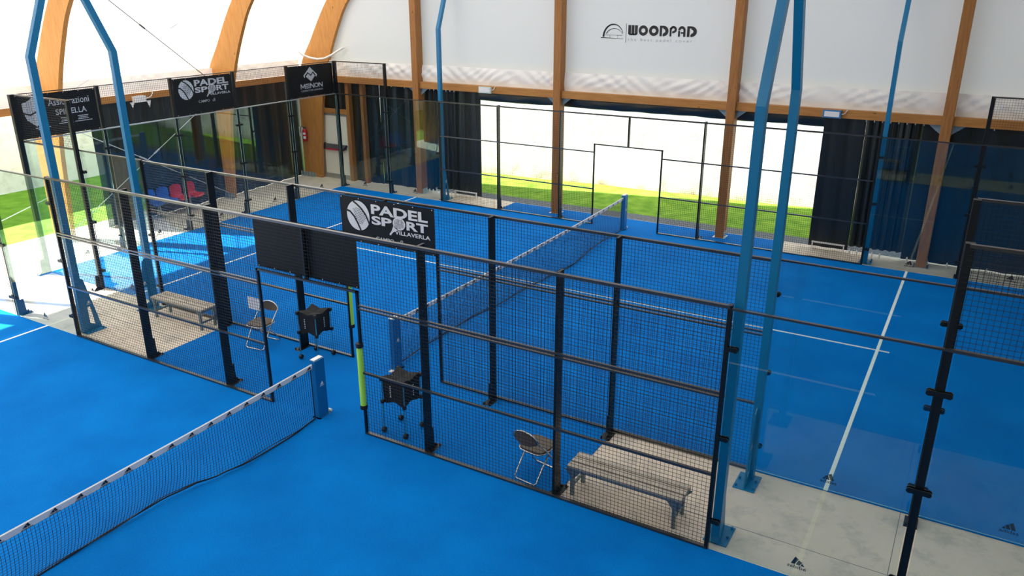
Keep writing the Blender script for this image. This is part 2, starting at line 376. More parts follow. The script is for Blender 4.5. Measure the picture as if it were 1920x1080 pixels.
# gravel strip, lawn and boundary walls outside
tag(MB().box(-13.3, 16, 11.0, 11.75, -0.075, -0.05).obj('gravel', M['gravel']), 'dark grey gravel strip along the far edge of the slab', 'gravel', None, 'stuff')
g = MB(); rows = []
for i in range(0, 55):
    x = -18.99+i*1.0
    yw = 13.75+(x+19.0)*0.0667-0.01
    ys_ = [-30+j*1.0 for j in range(0, 44)]+[13.0+(yw-13.0)*k/4 for k in range(0 if yw < 13.05 else 1, 5)]
    rows.append([(x, y, -0.10+0.012*math.sin(x*1.7+y*0.9)+0.008*math.sin(y*2.3+x*0.6)) for y in ys_])
g.grid(rows)
g.f = [f for f in g.f if not (all(-12.6 < g.v[i][0] < 12.6 for i in f) and all(-14 < g.v[i][1] < 10.8 for i in f))]
tag(g.obj('grass', M['grass'], smooth=True), 'green lawn around the hall', 'grass', None, 'stuff')
w = MB(); w.prism([(0, -0.3), (36, -0.3), (36, 2.27), (0, 2.27)], (-19.0, 13.75, 0), (0.9978, 0.0665, 0), (0, 0, 1), (-0.013, 0.2, 0))
tag(w.obj('wall_outside_back', M['dirtywall']), 'sunlit white boundary wall behind the far lawn', 'wall', None, 'structure')
tag(MB().box(-30, 40, 26.0, 26.4, -0.3, 9.0).obj('sky_strip_backdrop', M['skybackdrop']), 'added pale grey backdrop toning down the sky strip above the far boundary wall', 'wall', None, 'structure')  # made-up backdrop, keeps the strip of sky above the wall from blowing out
tag(MB().box(-19.2, -19.0, -24, 14.0, -0.3, 2.75).obj('wall_outside_left', M['extwall']), 'shaded white boundary wall beyond the left lawn', 'wall', None, 'structure')

# ------------------------------------------------------------------ hall: arches, roof, gable
OUT = [(-12.48, 0.0), (-12.47, 1.3), (-12.44, 2.6), (-12.22, 3.75), (-11.75, 4.5), (-10.87, 5.8), (-9.3, 7.5), (-7.0, 9.1), (-4.0, 10.2), (0.0, 10.6)]
INN = [(-11.71, 0.0), (-11.57, 1.3), (-11.41, 2.6), (-11.02, 3.9), (-10.52, 5.0), (-9.98, 5.83), (-8.6, 7.25), (-6.5, 8.55), (-3.8, 9.5), (0.0, 9.85)]
def spline(P, n=6):
    out = []
    Q = [P[0]]+P+[P[-1]]
    for i in range(1, len(Q)-2):
        for k in range(n):
            t = k/n; p0, p1, p2, p3 = Q[i-1:i+3]
            out.append(tuple(0.5*((2*p1[c])+(-p0[c]+p2[c])*t+(2*p0[c]-5*p1[c]+4*p2[c]-p3[c])*t*t+(-p0[c]+3*p1[c]-3*p2[c]+p3[c])*t**3) for c in range(2)))
    out.append(P[-1]); return out
SO, SI = spline(OUT), spline(INN)
SO = SO+[(-x, z) for x, z in SO[-2::-1]]; SI = SI+[(-x, z) for x, z in SI[-2::-1]]
def arch(y, label, dx=0.0):
    n = len(SO); mb = MB(); T = 0.115
    a = [(x+dx, y, z) for x, z in SO]; b = [(x+dx, y, z) for x, z in SI]; c = [(x+dx, y+T, z) for x, z in SO]; d = [(x+dx, y+T, z) for x, z in SI]
    fs = []
    for i in range(n-1):
        fs += [(i, n+i, n+i+1, i+1), (2*n+i, 2*n+i+1, 3*n+i+1, 3*n+i), (n+i, 3*n+i, 3*n+i+1, n+i+1), (i, i+1, 2*n+i+1, 2*n+i)]
    fs += [(0, 2*n, 3*n, n), (n-1, 2*n-1, 4*n-1, 3*n-1)]
    mb.add(a+b+c+d, fs)
    o = mb.obj('timber_arch', M['arch']); tag(o, label, 'arch', None, 'structure')
    for sx in (-1, 1):
        s = MB(); s.box(min(sx*12.45, sx*11.78), max(sx*12.45, sx*11.78), y-0.012, y, 0.0, 0.14); s.box(min(sx*12.45, sx*11.78), max(sx*12.45, sx*11.78), y-0.10, y-0.012, 0.0, 0.012)
        for k in range(5): s.cyl((sx*(11.86+k*0.13), y-0.06, 0.0), (sx*(11.86+k*0.13), y-0.06, 0.16), 0.018, 8)
        s.obj('base_shoe', M['steel'], o)
    return o
ARY = [(-14.2, 'timber arch at the near end of the hall'), (-8.8, 'curved timber arch behind the camera'), (-3.5, 'curved timber arch just off the left edge'),
       (1.75, 'leftmost curved timber arch, behind the shield banner'), (7.05, 'curved timber arch behind the white ball banner on the end wall'),
       (10.62, 'curved timber arch with the red fire extinguisher')]
for (y, l), dx in zip(ARY, (0, 0, -0.1, -0.13, -0.14, 0.21)): arch(y, l, dx)
# roof membrane
ro = [(x*1.002-(0.02 if x < 0 else -0.02), z+0.02) for x, z in SO if z > 3.42]
rf = MB(); ys = [-14.4+i*0.42 for i in range(61)]
ys = [y for y in ys if y < 10.85]+[10.9]
rf.grid([[(x, y, z) for y in ys] for x, z in ro])
ceil_ = tag(rf.obj('ceiling', M['roof'], smooth=True), 'bright white translucent roof membrane curving over the arches', 'roof', None, 'structure')
# white skirt below the left roof edge
def skirt(name, p0, p1, z0, z1, nrm, amp, label, parent=None):
    p0, p1, nrm = Vector(p0), Vector(p1), Vector(nrm); L = (p1-p0).length; n = int(L/0.03); rows = []
    ph = random.random()*9
    for i in range(n+1):
        t = i/n; p = p0.lerp(p1, t); s = t*L; row = []
        for k in range(13):
            q = k/12; z = z1+(z0-z1)*q
            dx = s-0.55*q
            env = math.sin(PI*min(1, 0.12+q*0.95))
            a = amp*env*abs(math.sin(dx*5.3+ph+1.6*math.sin(dx*1.9+ph)))**1.6
            a += amp*0.55*env*abs(math.sin((s+0.9*q)*8.3+ph*2+math.sin(s*2.9)))**2*abs(math.sin(s*1.3+ph))
            row.append(p+nrm*(0.005+a)+Vector((0, 0, z+0.012*math.sin(s*2.3+ph)*q)))
        rows.append(row)
    mb = MB(); mb.grid(rows)
    return mb
mb = MB()
for y0, y1 in ((-3.25, 1.74), (1.97, 7.04), (7.27, 10.6)):
    s = skirt('s', (-12.12, y0, 0), (-12.12, y1, 0), 3.44, 3.92, (1, 0, 0), 0.035, None); mb.add(s.v, s.f)
mb.obj('membrane_skirt', M['skirt'], ceil_, smooth=True)
for y0, y1, l in ((-3.3, 1.75, 'timber side beam at the left edge above the open bay'), (1.95, 7.05, 'timber side beam behind the shield banner and the small floodlight'), (7.25, 10.62, 'timber side beam in the short bay at the far left corner')):
    tag(MB().cbox(-12.3, -12.1, y0, y1, 3.27, 3.45).obj('side_beam', M['beamy']), l, 'beam', None, 'structure')
for y0, y1 in ((-8.6, -3.5), (-14.0, -8.8)):
    tag(MB().cbox(-12.3, -12.1, y0, y1, 3.27, 3.45).obj('side_beam', M['beamy']), 'timber side beam of a bay beside the foreground court', 'beam', None, 'structure')
for y in (-8.6, -3.3, 1.95, 7.25):
    pass
tag(MB().cbox(12.1, 12.3, -14.0, 10.62, 3.27, 3.45).obj('side_beam', M['beamy']), 'long timber side beam on the right side of the hall', 'beam', None, 'structure')
# gable membrane with the printed hall logo
GY = 10.80
gp = [(x*0.985, z-0.02) for x, z in SO if z > 3.40]
def gable_wall(name, y, label, mat='gable'):
    mb = MB(); n = len(gp)
    mb.add([(x, y, z) for x, z in gp]+[(x, y, 3.40) for x, z in gp], [(i, i+1, n+i+1, n+i) for i in range(n-1)])
    return tag(mb.obj(name, M[mat]), label, 'wall', None, 'structure')
gw = gable_wall('wall_back', GY, 'light grey membrane gable wall with a black printed logo')
gable_wall('wall_front', -14.3, 'membrane gable wall at the near end behind the camera', 'gable2')
lg = Flat()
arcp = lambda cx, cy, rx, ry, a0, a1, n=22: [(cx+rx*math.cos(math.radians(a0+(a1-a0)*i/n)), cy+ry*math.sin(math.radians(a0+(a1-a0)*i/n))) for i in range(n+1)]
lg.stroke(arcp(-0.90, 4.90, 0.285, 0.325, 178, 20), 0.055, 0.012); lg.stroke(arcp(-0.875, 4.92, 0.24, 0.20, 160, 20), 0.022, 0.008)
lg.stroke([(-1.26, 4.885), (-1.0, 4.88), (-0.62, 4.87)], 0.022, 0.008); lg.stroke([(-1.13, 4.955), (-0.65, 4.955)], 0.010)
for xx in (-1.0, -0.78): lg.stroke([(xx, 4.88), (xx, 4.95)], 0.008)
lg.rect(-0.552, 4.78, -0.540, 5.25)
# heavy rounded capitals W O O D P A D
def heavy(fl, x, y, ch, w, h):
    r = w/2
    if ch == 'W':
        b = w*0.30
        for k in (0, 1, 2): fl.rect(x+k*(w-b)/2, y+b*0.5, x+k*(w-b)/2+b, y+h)
        fl.ring(x+w*0.325, y+b*0.62, 0.02*w, w*0.325, 180, 360, 14, 0.55); fl.ring(x+w*0.675, y+b*0.62, 0.02*w, w*0.325, 180, 360, 14, 0.55)
    elif ch == 'O': fl.ring(x+r, y+h/2, r*0.42, r, 0, 360, 36, h/w)
    elif ch == 'D':
        fl.rect(x, y, x+w*0.27, y+h); fl.ring(x+w*0.42, y+h/2, w*0.22, w*0.58, -90, 90, 20, h/w/1.16); fl.rect(x+w*0.27, y+h*0.79, x+w*0.44, y+h); fl.rect(x+w*0.36, y, x+w*0.44, y+h*0.21)
    elif ch == 'P':
        fl.rect(x, y, x+w*0.27, y+h*0.82); fl.ring(x+w*0.50, y+h*0.66, w*0.17, w*0.48, -90, 180, 22, h*0.34/(w*0.48)); fl.rect(x+w*0.36, y+h*0.30, x+w*0.52, y+h*0.52)
    elif ch == 'A':
        fl.rect(x, y, x+w*0.27, y+h*0.55); fl.rect(x+w*0.68, y, x+w*0.97, y+h*0.62); fl.ring(x+w*0.485, y+h*0.60, w*0.19, w*0.485, 0, 180, 22, h*0.40/(w*0.485)); fl.rect(x+w*0.36, y+h*0.28, x+w*0.70, y+h*0.44)
xx = -0.49
for ch, ww in zip('WOODPAD', (0.262, 0.255, 0.262, 0.235, 0.19, 0.20, 0.255)):
    heavy(lg, xx, 4.96, ch, ww, 0.255); xx += ww+0.012+(0.015 if ch in 'OW' else 0.02)
lg.put('printed_logo', M['printblack'], (0, GY-0.006, 0), (1, 0, 0), (0, 0, 1), gw)
tg = Flat().text('the best padel cover', -0.49, 4.805, 1.24, 4.895, space=1.55)
tg.put('printed_tagline', M['printgrey'], (0, GY-0.006, 0), (1, 0, 0), (0, 0, 1), gw)
# gable columns, beams, skirt
CXS = [-7.2, -2.37, 2.46, 7.22]
def zarch(x):
    for (a, za), (b, zb) in zip(SI, SI[1:]):
        if a <= x <= b: return za+(zb-za)*(x-a)/(b-a)
for x, l in zip(CXS, ('timber gable column at the left, beside the folded black curtain', 'timber gable column left of the printed logo', 'timber gable column right of the printed logo', 'timber gable column standing in front of the dark right curtain')):
    c = tag(MB().cbox(x-0.11, x+0.11, 10.44, 10.74, 0.0, zarch(x)+0.15, 0.008).obj('gable_column', M['post']), l, 'column', None, 'structure')
    for sx in (-1, 1):
        MB().prism([(0, 0), (0.26, 0), (0.0, -0.2)] , (x+sx*0.11, 10.60, 3.265), (sx, 0, 0), (0, 0, 1), (0, 0.012, 0)).obj('steel_bracket', M['bluegrey'], c)
    b = MB(); b.box(x-0.16, x+0.16, 10.40, 10.74, 0.0, 0.012); b.box(x+0.11, x+0.122, 10.46, 10.72, 0, 0.16)
    for dy in (10.48, 10.59, 10.70): b.cyl((x+0.12, dy, 0.10), (x+0.14, dy, 0.10), 0.014, 6)
    b.obj('base_shoe', M['steel'], c)
xs = [-11.55]+CXS+[11.55]
GL = ['timber gable beam above the emergency door', 'timber gable beam under the membrane left of the logo', 'timber gable beam directly below the printed logo', 'timber gable beam carrying the blue lamp', 'timber gable beam at the right edge']
mb = MB()
for i in range(5):
    a, b = xs[i]+0.11, xs[i+1]-0.11
    tag(MB().cbox(a, b, 10.52, 10.68, 3.27, 3.46).obj('gable_beam', M['beamx']), GL[i], 'beam', None, 'structure')
    s = skirt('s', (a+0.01, 10.70, 0), (b-0.01, 10.70, 0), 3.45, 3.95, (0, -1, 0), 0.05, None); mb.add(s.v, s.f)
mb.obj('membrane_skirt', M['skirt'], gw, smooth=True)
# emergency door with its timber posts
for x, x2, l in ((-11.66, -11.50, 'timber post left of the emergency door'), (-10.28, -10.14, 'timber post right of the emergency door'), (-9.66, -9.54, 'slim timber post between the door and the gable column')):
    tag(MB().cbox(x, x2, 10.72, 10.90, 0.0, 3.27).obj('door_post', M['post']), l, 'post', None, 'structure')
tag(MB().cbox(-11.50, -10.28, 10.74, 10.88, 2.22, 2.36).obj('door_lintel', M['beamx']), 'short timber lintel over the emergency door', 'beam', None, 'structure')
d = MB(); d.box(-11.50, -11.42, 10.78, 10.86, 0, 2.22); d.box(-10.36, -10.28, 10.78, 10.86, 0, 2.22); d.box(-11.42, -10.36, 10.78, 10.86, 2.14, 2.22); d.box(-11.42, -10.36, 10.79, 10.85, 0.0, 0.16)
door = tag(d.obj('door_1', M['doorframe']), 'cream emergency exit door with a grey and red push bar', 'door', None, 'structure')
MB().box(-11.42, -10.36, 10.80, 10.84, 0.16, 2.14).obj('door_leaf', M['doorleaf'], door)
pb = MB().box(-11.36, -10.44, 10.74, 10.80, 1.02, 1.18).obj('push_bar', M['greybar'], door)
MB().box(-11.30, -10.50, 10.70, 10.74, 0.99, 1.03).obj('red_lever', M['redpaint'], pb)
e = MB(); e.box(-11.42, -11.34, 10.70, 10.80, 0.99, 1.20); e.bar((-10.52, 10.71, 1.01), (-10.40, 10.78, 1.17), 0.05, 0.06); e.obj('end_bracket', M['rubber'], pb)

# ------------------------------------------------------------------ curtains
def curtain_sheet(p0, p1, z0, z1, nrm, folds, depth, drop=0.0):
    p0, p1, nrm = Vector(p0), Vector(p1), Vector(nrm); L = (p1-p0).length; n = max(12, int(folds*10)); rows = []
    ph = random.random()*6
    for i in range(n+1):
        t = i/n; p = p0.lerp(p1, t)
        off = depth*math.sin(2*PI*folds*t+ph)+0.35*depth*math.sin(2*PI*folds*2.3*t+ph*2)
        row = []
        for k in range(9):
            q = k/8; top = z1-drop*abs(math.sin(PI*folds*t))*(1 if drop else 0)
            row.append(p+nrm*(off*(0.45+0.55*q)+0.3*depth*math.sin(q*3+t*9))+Vector((0, 0, top+(z0-top)*q)))
        rows.append(row)
    return MB().grid(rows)
def curtain(name, p0, p1, nrm, folds, depth, label, z0=0.004, z1=3.40, hooks=0, drop=0.0, hookend=None):
    c = curtain_sheet(p0, p1, z0, z1, nrm, folds, depth, drop).obj(name, M['curtain'], smooth=True); tag(c, label, 'curtain')
    if hooks:
        P0, P1 = Vector(p0), Vector(p1)
        if hookend: P0, P1 = P0.lerp(P1, hookend[0]), P0.lerp(P1, hookend[1])
        repeats('curtain_hook', MB().box(-0.012, 0.012, -0.07, -0.045, 3.19, 3.27), M['white'], c, [P0.lerp(P1, i/(hooks-1)) for i in range(hooks)])
    return c
curtain('curtain', (-11.40, 10.92, 0), (-9.0, 10.92, 0), (0, -1, 0), 5, 0.025, 'black curtain behind the emergency door posts')
curtain('curtain', (-9.05, 11.0, 0), (-6.95, 11.0, 0), (0, -1, 0), 4, 0.035, 'black curtain between the slim door post and the left column', hooks=5)
curtain('curtain', (-7.02, 10.865, 0), (-6.02, 10.86, 0), (0, -1, 0), 6, 0.05, 'bunched black curtain right beside the left gable column, pegged at its foot', z0=0.16, hooks=7, drop=0.08, hookend=(0.1, 1.0))
curtain('curtain', (-6.12, 10.97, 0), (-5.17, 10.95, 0), (0, -1, 0), 2, 0.02, 'smooth black curtain panel at the left edge of the wide opening', z0=0.04)
curtain('curtain', (4.62, 10.86, 0), (5.55, 10.88, 0), (0, -1, 0), 2, 0.02, 'smooth black curtain panel at the right edge of the wide opening', z0=0.04)
curtain('curtain', (5.55, 10.86, 0), (6.75, 10.90, 0), (0, -1, 0), 7, 0.05, 'bunched black curtain behind the far right lamp pole', z0=0.16, hooks=8, drop=0.08)
curtain('curtain', (6.75, 10.92, 0), (11.6, 10.92, 0), (0, -1, 0), 7, 0.03, 'long dark curtain behind the far right glass wall', z0=0.02, hooks=8, drop=0.06)
v = MB(); rows = []
for i in range(99):
    x = -5.17+9.79*i/98
    rr = 0.115+0.003*math.sin(x*3.1)+0.003*math.sin(x*7.7)
    rows.append([(x, 10.90+rr*0.55*math.cos(a)+0.01*math.sin(x*5+a*3), 3.15+0.006*math.sin(x*1.9)+rr*1.40*math.sin(a)) for a in [2*PI*k/12 for k in range(13)]])
v.grid(rows); tag(v.obj('rolled_curtain', M['valance'], smooth=True), 'rolled up black curtain along the top of the wide opening', 'curtain')
tag(curtain_sheet((-12.18, 3.0, 0), (-12.18, 7.06, 0), 0.003, 3.42, (1, 0, 0), 8, 0.035).obj('curtain', M['curtain'], smooth=True), 'black side curtain behind the row of red and blue seats', 'curtain')
tag(curtain_sheet((-12.16, 7.12, 0), (-12.42, 10.86, 0), 0.003, 3.42, (1, 0, 0), 6, 0.03).obj('curtain', M['curtain'], smooth=True), 'black side curtain in the far left corner bay', 'curtain')
tag(curtain_sheet((12.18, -14, 0), (12.18, 10.7, 0), 0.03, 3.27, (-1, 0, 0), 30, 0.03).obj('curtain', M['curtain'], smooth=True), 'unseen long black curtain added to keep the right side of the hall dark', 'curtain')  # out of view, added closed to shut out light from the right
tag(curtain_sheet((-12, -14.2, 0), (12, -14.2, 0), 0.03, 3.42, (0, 1, 0), 30, 0.03).obj('curtain', M['curtain'], smooth=True), 'long black curtain closing the near end of the hall', 'curtain')
def holdbar(x0, x1, label):
    b = MB(); b.bar((x0, 10.70, 0.19), (x1, 10.70, 0.19), 0.035, 0.035); o = tag(b.obj('curtain_rail', M['white']), label, 'rail', 'low white rails at the curtain feet')
    for x in (x0+0.02, x1-0.02): MB().bar((x, 10.70, 0.0), (x, 10.70, 0.175), 0.03, 0.03).obj('leg', M['white'], o)
holdbar(-6.02, -5.2, 'low white rail at the foot of the left smooth curtain panel'); holdbar(4.72, 5.5, 'low white rail at the foot of the right smooth curtain panel')
peg0 = MB(); peg0.cyl((0, 0, 0), (0, 0, 0.09), 0.018, 8); peg0.cyl((0, 0, 0.09), (0, 0, 0.13), 0.024, 8, 0.01)
pegs = [(-7.0+0.14*k, 'l') for k in range(7)]+[(5.62+0.17*k, 'm') for k in range(5)]+[(6.9, 'r'), (7.75, 'r'), (8.55, 'r'), (9.4, 'r')]
pg = None
PL = {'l': ('white plastic peg at the foot of the bunched left curtain', 'pegs under the left bunched curtain'), 'm': ('white plastic peg at the foot of the bunched curtain behind the far right lamp pole', 'pegs under the right bunched curtain'), 'r': ('white peg along the foot of the long dark right curtain', 'pegs under the long right curtain')}
for x, k in pegs:
    if pg is None: pg = o = peg0.obj('floor_peg', M['white'])
    else: o = pg.copy(); COL.objects.link(o)
    o.location = (x, 10.72, 0); tag(o, PL[k][0], 'peg', PL[k][1])

# ------------------------------------------------------------------ fences
WD, WS = 0.0036, 0.05
def wires(mb, x0, x1, z0, z1, y, axis='x'):
    """square steel grid between two uprights"""
    def P(a, z, dy): return (a, y+dy, z) if axis == 'x' else (y+dy, a, z)
    r = WD/2
    n = max(1, round((x1-x0)/WS)); m = max(1, round((z1-z0)/WS))
    for i in range(1, n):
        a = x0+(x1-x0)*i/n
        vs = [P(a+da, z, dy) for z in (z0, z1) for da, dy in ((-r, -r), (r, -r), (r, r), (-r, r))]
        mb.add(vs, [(0, 4, 5, 1), (1, 5, 6, 2), (2, 6, 7, 3), (3, 7, 4, 0)])
    for k in range(1, m):
        z = z0+(z1-z0)*k/m
        vs = [P(a, z+dz, dy) for a in (x0, x1) for dz, dy in ((-r, -r), (r, -r), (r, r), (-r, r))]
        mb.add(vs, [(0, 1, 5, 4), (1, 2, 6, 5), (2, 3, 7, 6), (3, 0, 4, 7)])
    return mb
def foot(parent, x, y, s, axis='y', col=None, big=1.0):
    """flared base plate with two anchor bolts; s is the outward sign"""
    m = col or M['black']; f = MB(); d = s*0.24*big; h = 0.34*big
    if axis == 'y':
        f.prism([(0, 0), (1, 0), (0.62, 0.22), (0.56, 1), (0, 1)], (x-0.015, y, 0), (0, d, 0), (0, 0, h), (0.03, 0, 0))
        f.box(x-0.075, x+0.075, min(y, y+d*1.05), max(y, y+d*1.05), 0.0, 0.012)
        for dx in (-0.055, 0.055): f.cyl((x+dx, y+d*0.92, 0.01), (x+dx, y+d*0.92, 0.045), 0.013, 6)
    else:
        f.prism([(0, 0), (1, 0), (0.62, 0.22), (0.56, 1), (0, 1)], (x, y-0.015, 0), (d, 0, 0), (0, 0, h), (0, 0.03, 0))
        f.box(min(x, x+d*1.05), max(x, x+d*1.05), y-0.075, y+0.075, 0.0, 0.012)
        for dy in (-0.055, 0.055): f.cyl((x+d*0.92, y+dy, 0.01), (x+d*0.92, y+dy, 0.045), 0.013, 6)
    return f.obj('base_plate', m, parent)
def fence(y, s, label, double=True, H=3.0):
    f = thing('mesh_fence', (0, y, 0), label, 'fence')
    D = 0.155
    for x in (-4, -2, 2, 4):
        p = MB().cbox(x-0.018, x+0.018, min(y+s*0.004, y+s*D), max(y+s*0.004, y+s*D), 0, H+0.02, 0.004).obj('fence_post', M['black'], f); foot(p, x, y+s*0.05, s)
    for x in (-6.0, 6.0):
        MB().cbox(x-0.022, x+0.022, min(y-s*0.02, y+s*0.05), max(y-s*0.02, y+s*0.05), 0, H+0.02, 0.004).obj('fence_post', M['black'], f)
    bays = [(-5.98, -4.0, 0.03, H), (-4.0, -2.0, 0.03, H), (-2.0, -0.95, 0.03, H), (-0.95, 0.95, 2.21, H), (0.95, 2.0, 0.03, H), (2.0, 4.0, 0.03, H), (4.0, 5.98, 0.03, H)]
    for a, b, z0, z1 in bays: wires(MB(), a, b, z0, z1, y).obj('mesh_panel', M['wire'], f)
    for x in (-0.95, 0.95): MB().cbox(x-0.02, x+0.02, y-0.02, y+0.02, 0, 2.23, 0.004).obj('door_jamb', M['black'], f)
    MB().bar((-0.97, y, 2.215), (0.97, y, 2.215), 0.04, 0.03).obj('door_header', M['rail'], f)
    MB().cbox(-0.02, 0.02, min(y, y+s*0.07), max(y, y+s*0.07), 2.21, H, 0.004).obj('centre_post', M['black'], f)
    MB().bar((-6.0, y, H), (6.0, y, H), 0.05, 0.035).obj('top_rail', M['rail'], f)
    for a, b in ((-6.0, -0.95), (0.95, 6.0)):
        MB().bar((a, y, 0.022), (b, y, 0.022), 0.05, 0.035).obj('bottom_rail', M['rail'], f)
        MB().bar((a, y, 1.0), (b, y, 1.0), 0.035, 0.03).obj('middle_rail', M['rail'], f)
        r = MB()
        if double: r.bar((a, y, 1.972), (b, y, 1.972), 0.035, 0.022); r.bar((a, y, 2.022), (b, y, 2.022), 0.035, 0.022)
        else: r.bar((a, y, 2.0), (b, y, 2.0), 0.035, 0.03)
        r.obj('middle_rail', M['rail'], f)
    return f
fence(AY, 1, 'black mesh fence nearest the camera, with yellow-green padding on its door jamb', True, 3.015)
fence(BY, -1, 'black mesh fence beyond the walkway, with the large white lettered banner', True, 2.975)
fence(FY, 1, 'far black mesh fence with an empty doorway in front of the bright opening', False)

# ------------------------------------------------------------------ glass walls
def clamp(parent, x, y, z, axis, s=-1, both=(-1, 1)):
    c = MB()
    for k in both:
        for dd in (-0.022, 0.022):
            if axis == 'x': c.cyl((x+k*0.085, y+dd-0.008, z), (x+k*0.085, y+dd+0.008, z), 0.030, 10); c.box(min(x, x+k*0.085), max(x, x+k*0.085), y+dd-0.007, y+dd+0.007, z-0.026, z+0.026)
            else: c.cyl((x+dd-0.008, y+k*0.085, z), (x+dd+0.008, y+k*0.085, z), 0.030, 10); c.box(x+dd-0.007, x+dd+0.007, min(y, y+k*0.085), max(y, y+k*0.085), z-0.026, z+0.026)
    return c.obj('glass_clamp', M['black'], parent)
def pane(parent, a, b, y, axis, logo_at=None, flip=1, z1=2.98):
    t = 0.006; mb = MB()
    if axis == 'x': mb.box(a+0.012, b-0.012, y-t, y+t, 0.03, z1)
    else: mb.box(y-t, y+t, a+0.012, b-0.012, 0.03, z1)
    def fm(p):
        n = p.normal; k = abs(n.y) if axis == 'x' else abs(n.x)
        return 0 if k > 0.9 else 1
    g = mb.obj('glass_panel', [M['glass'], M['glassedge']], parent, fm=fm)
    if logo_at is not None:
        L = Flat(); stripes_logo(L, -0.10, 0.13, 0.20, 0.15)
        if axis == 'x': L.put('sticker', M['printblack'], (logo_at, y+(-0.008 if flip > 0 else 0.008), 0), (flip, 0, 0), (0, 0, 1), g)
        else: L.put('sticker', M['printblack'], (y+0.008, logo_at, 0), (0, 1, 0), (0, 0, 1), g)
    return g
def side_glass(y, sgn, s, flip, label, foot_s=None, clz=(0.4, 1.48, 2.55), corner=True):
    """two side panels from x = 6 to x = 10 (sgn +1) or -6 to -10 (sgn -1); mesh from 3 m to 4 m over the outer one"""
    g = thing('glass_wall', (sgn*8.0, y, 0), label, 'glass wall')
    pane(g, min(sgn*6.03, sgn*7.96), max(sgn*6.03, sgn*7.96), y, 'x', sgn*7.0, flip)
    pane(g, min(sgn*8.04, sgn*9.96), max(sgn*8.04, sgn*9.96), y, 'x', sgn*9.0, flip)
    p = MB().cbox(sgn*8-0.04, sgn*8+0.04, min(y+s*0.01, y+s*0.09), max(y+s*0.01, y+s*0.09), 0, 4.0).obj('wall_post', M['black'], g); foot(p, sgn*8, y+s*0.05, s, big=0.9)
    for z in clz: clamp(p, sgn*8, y, z, 'x')
    c = MB()
    for z in clz:
        for dd in (-0.02, 0.02): c.cyl((sgn*6.10, y+dd-0.007, z), (sgn*6.10, y+dd+0.007, z), 0.03, 10); c.box(min(sgn*6.02, sgn*6.10), max(sgn*6.02, sgn*6.10), y+dd-0.006, y+dd+0.006, z-0.024, z+0.024)
    c.obj('glass_clamp', M['black'], g)
    if corner:
        p = MB().cbox(sgn*10-0.05, sgn*10+0.05, min(y-s*0.0, y+s*0.10), max(y-s*0.0, y+s*0.10), 0, 4.0).obj('corner_post', M['black'], g); foot(p, sgn*10, y+s*0.05, s)
    x0, x1 = min(sgn*8.0, sgn*10), max(sgn*8.0, sgn*10)
    wires(MB(), x0, x1, 3.0, 4.0, y).obj('mesh_panel', M['wire'], g)
    MB().bar((x0, y, 3.99), (x1, y, 3.99), 0.045, 0.03).obj('top_rail', M['rail'], g)
    MB().bar((x0, y, 3.0), (x1, y, 3.0), 0.045, 0.03).obj('middle_rail', M['rail'], g)
    x0, x1 = min(sgn*6.0, sgn*8), max(sgn*6.0, sgn*8)
    MB().bar((x0, y, 2.995), (x1, y, 2.995), 0.035, 0.022).obj('glass_trim', M['rail'], g)
    return g
side_glass(AY, 1, 1, -1, 'clear glass wall at lower right, nearest the camera, on the grey concrete')
side_glass(AY, -1, 1, -1, 'glass wall of the foreground court at the left edge, in the sun')
side_glass(BY, 1, -1, 1, 'glass wall right of the walkway, second from the camera')
side_glass(BY, -1, -1, 1, 'sunlit glass wall at the left, ending beside the shield banner')
side_glass(FY, 1, 1, 1, 'far right glass wall mirroring the blue courts before a dark curtain')
side_glass(FY, -1, 1, 1, 'far left glass wall below the top mesh, beside the emergency door')
ew = thing('glass_wall', (-10, 5, 0), 'end glass wall of the far court, below the three end banners', 'glass wall')
for k in range(5): pane(ew, k*2+0.03, k*2+1.97, -10.0, 'y', k*2+1.0)
for k in range(1, 5):
    p = MB().cbox(-10.09, -10.01, k*2-0.04, k*2+0.04, 0, 4.0).obj('wall_post', M['black'], ew); foot(p, -10.05, k*2, -1, 'x', big=0.9)
    for z in (0.4, 1.48, 2.55): clamp(p, -10, k*2, z, 'y')
for k in range(5): wires(MB(), k*2, k*2+2, 3.0, 4.0, -10.0, 'y').obj('mesh_panel', M['wire'], ew)
MB().bar((-10, 0, 3.99), (-10, 10, 3.99), 0.025, 0.02).obj('top_rail', M['rail'], ew); MB().bar((-10, 0, 3.0), (-10, 10, 3.0), 0.04, 0.025).obj('middle_rail', M['steel'], ew)

# ------------------------------------------------------------------ banners
def eyelets(parent, org, u, v, w, h, n):
    org, u, v = Vector(org), Vector(u), Vector(v); nn = u.cross(v).normalized()
    mb = MB(); pts = [u*(0.009*math.cos(PI*k/4))+v*(0.009*math.sin(PI*k/4))+nn*0.003 for k in range(8)]; mb.add(pts, [tuple(range(8))])
    repeats('eyelet', mb, M['print'], parent, [org+u*(0.04+(w-0.08)*i/(n-1))+v*vv for i in range(n) for vv in (0.02, h-0.02)])
def sheet(name, org, u, v, w, h, label, wave=0.008):
    org, u, v = Vector(org), Vector(u), Vector(v); n = u.cross(v)
    P = [[org+u*(w*i/20)+v*(h*j/8)-n*(abs(wave*math.sin(i*0.9+j*0.5))+0.001) for j in range(9)] for i in range(21)]
    Q = [[p-n*0.0025 for p in r] for r in P]
    mb = MB(); mb.grid(P); mb.grid([r[::-1] for r in Q])
    b = mb.obj(name, M['banner'], smooth=True); tag(b, label, 'banner'); return b
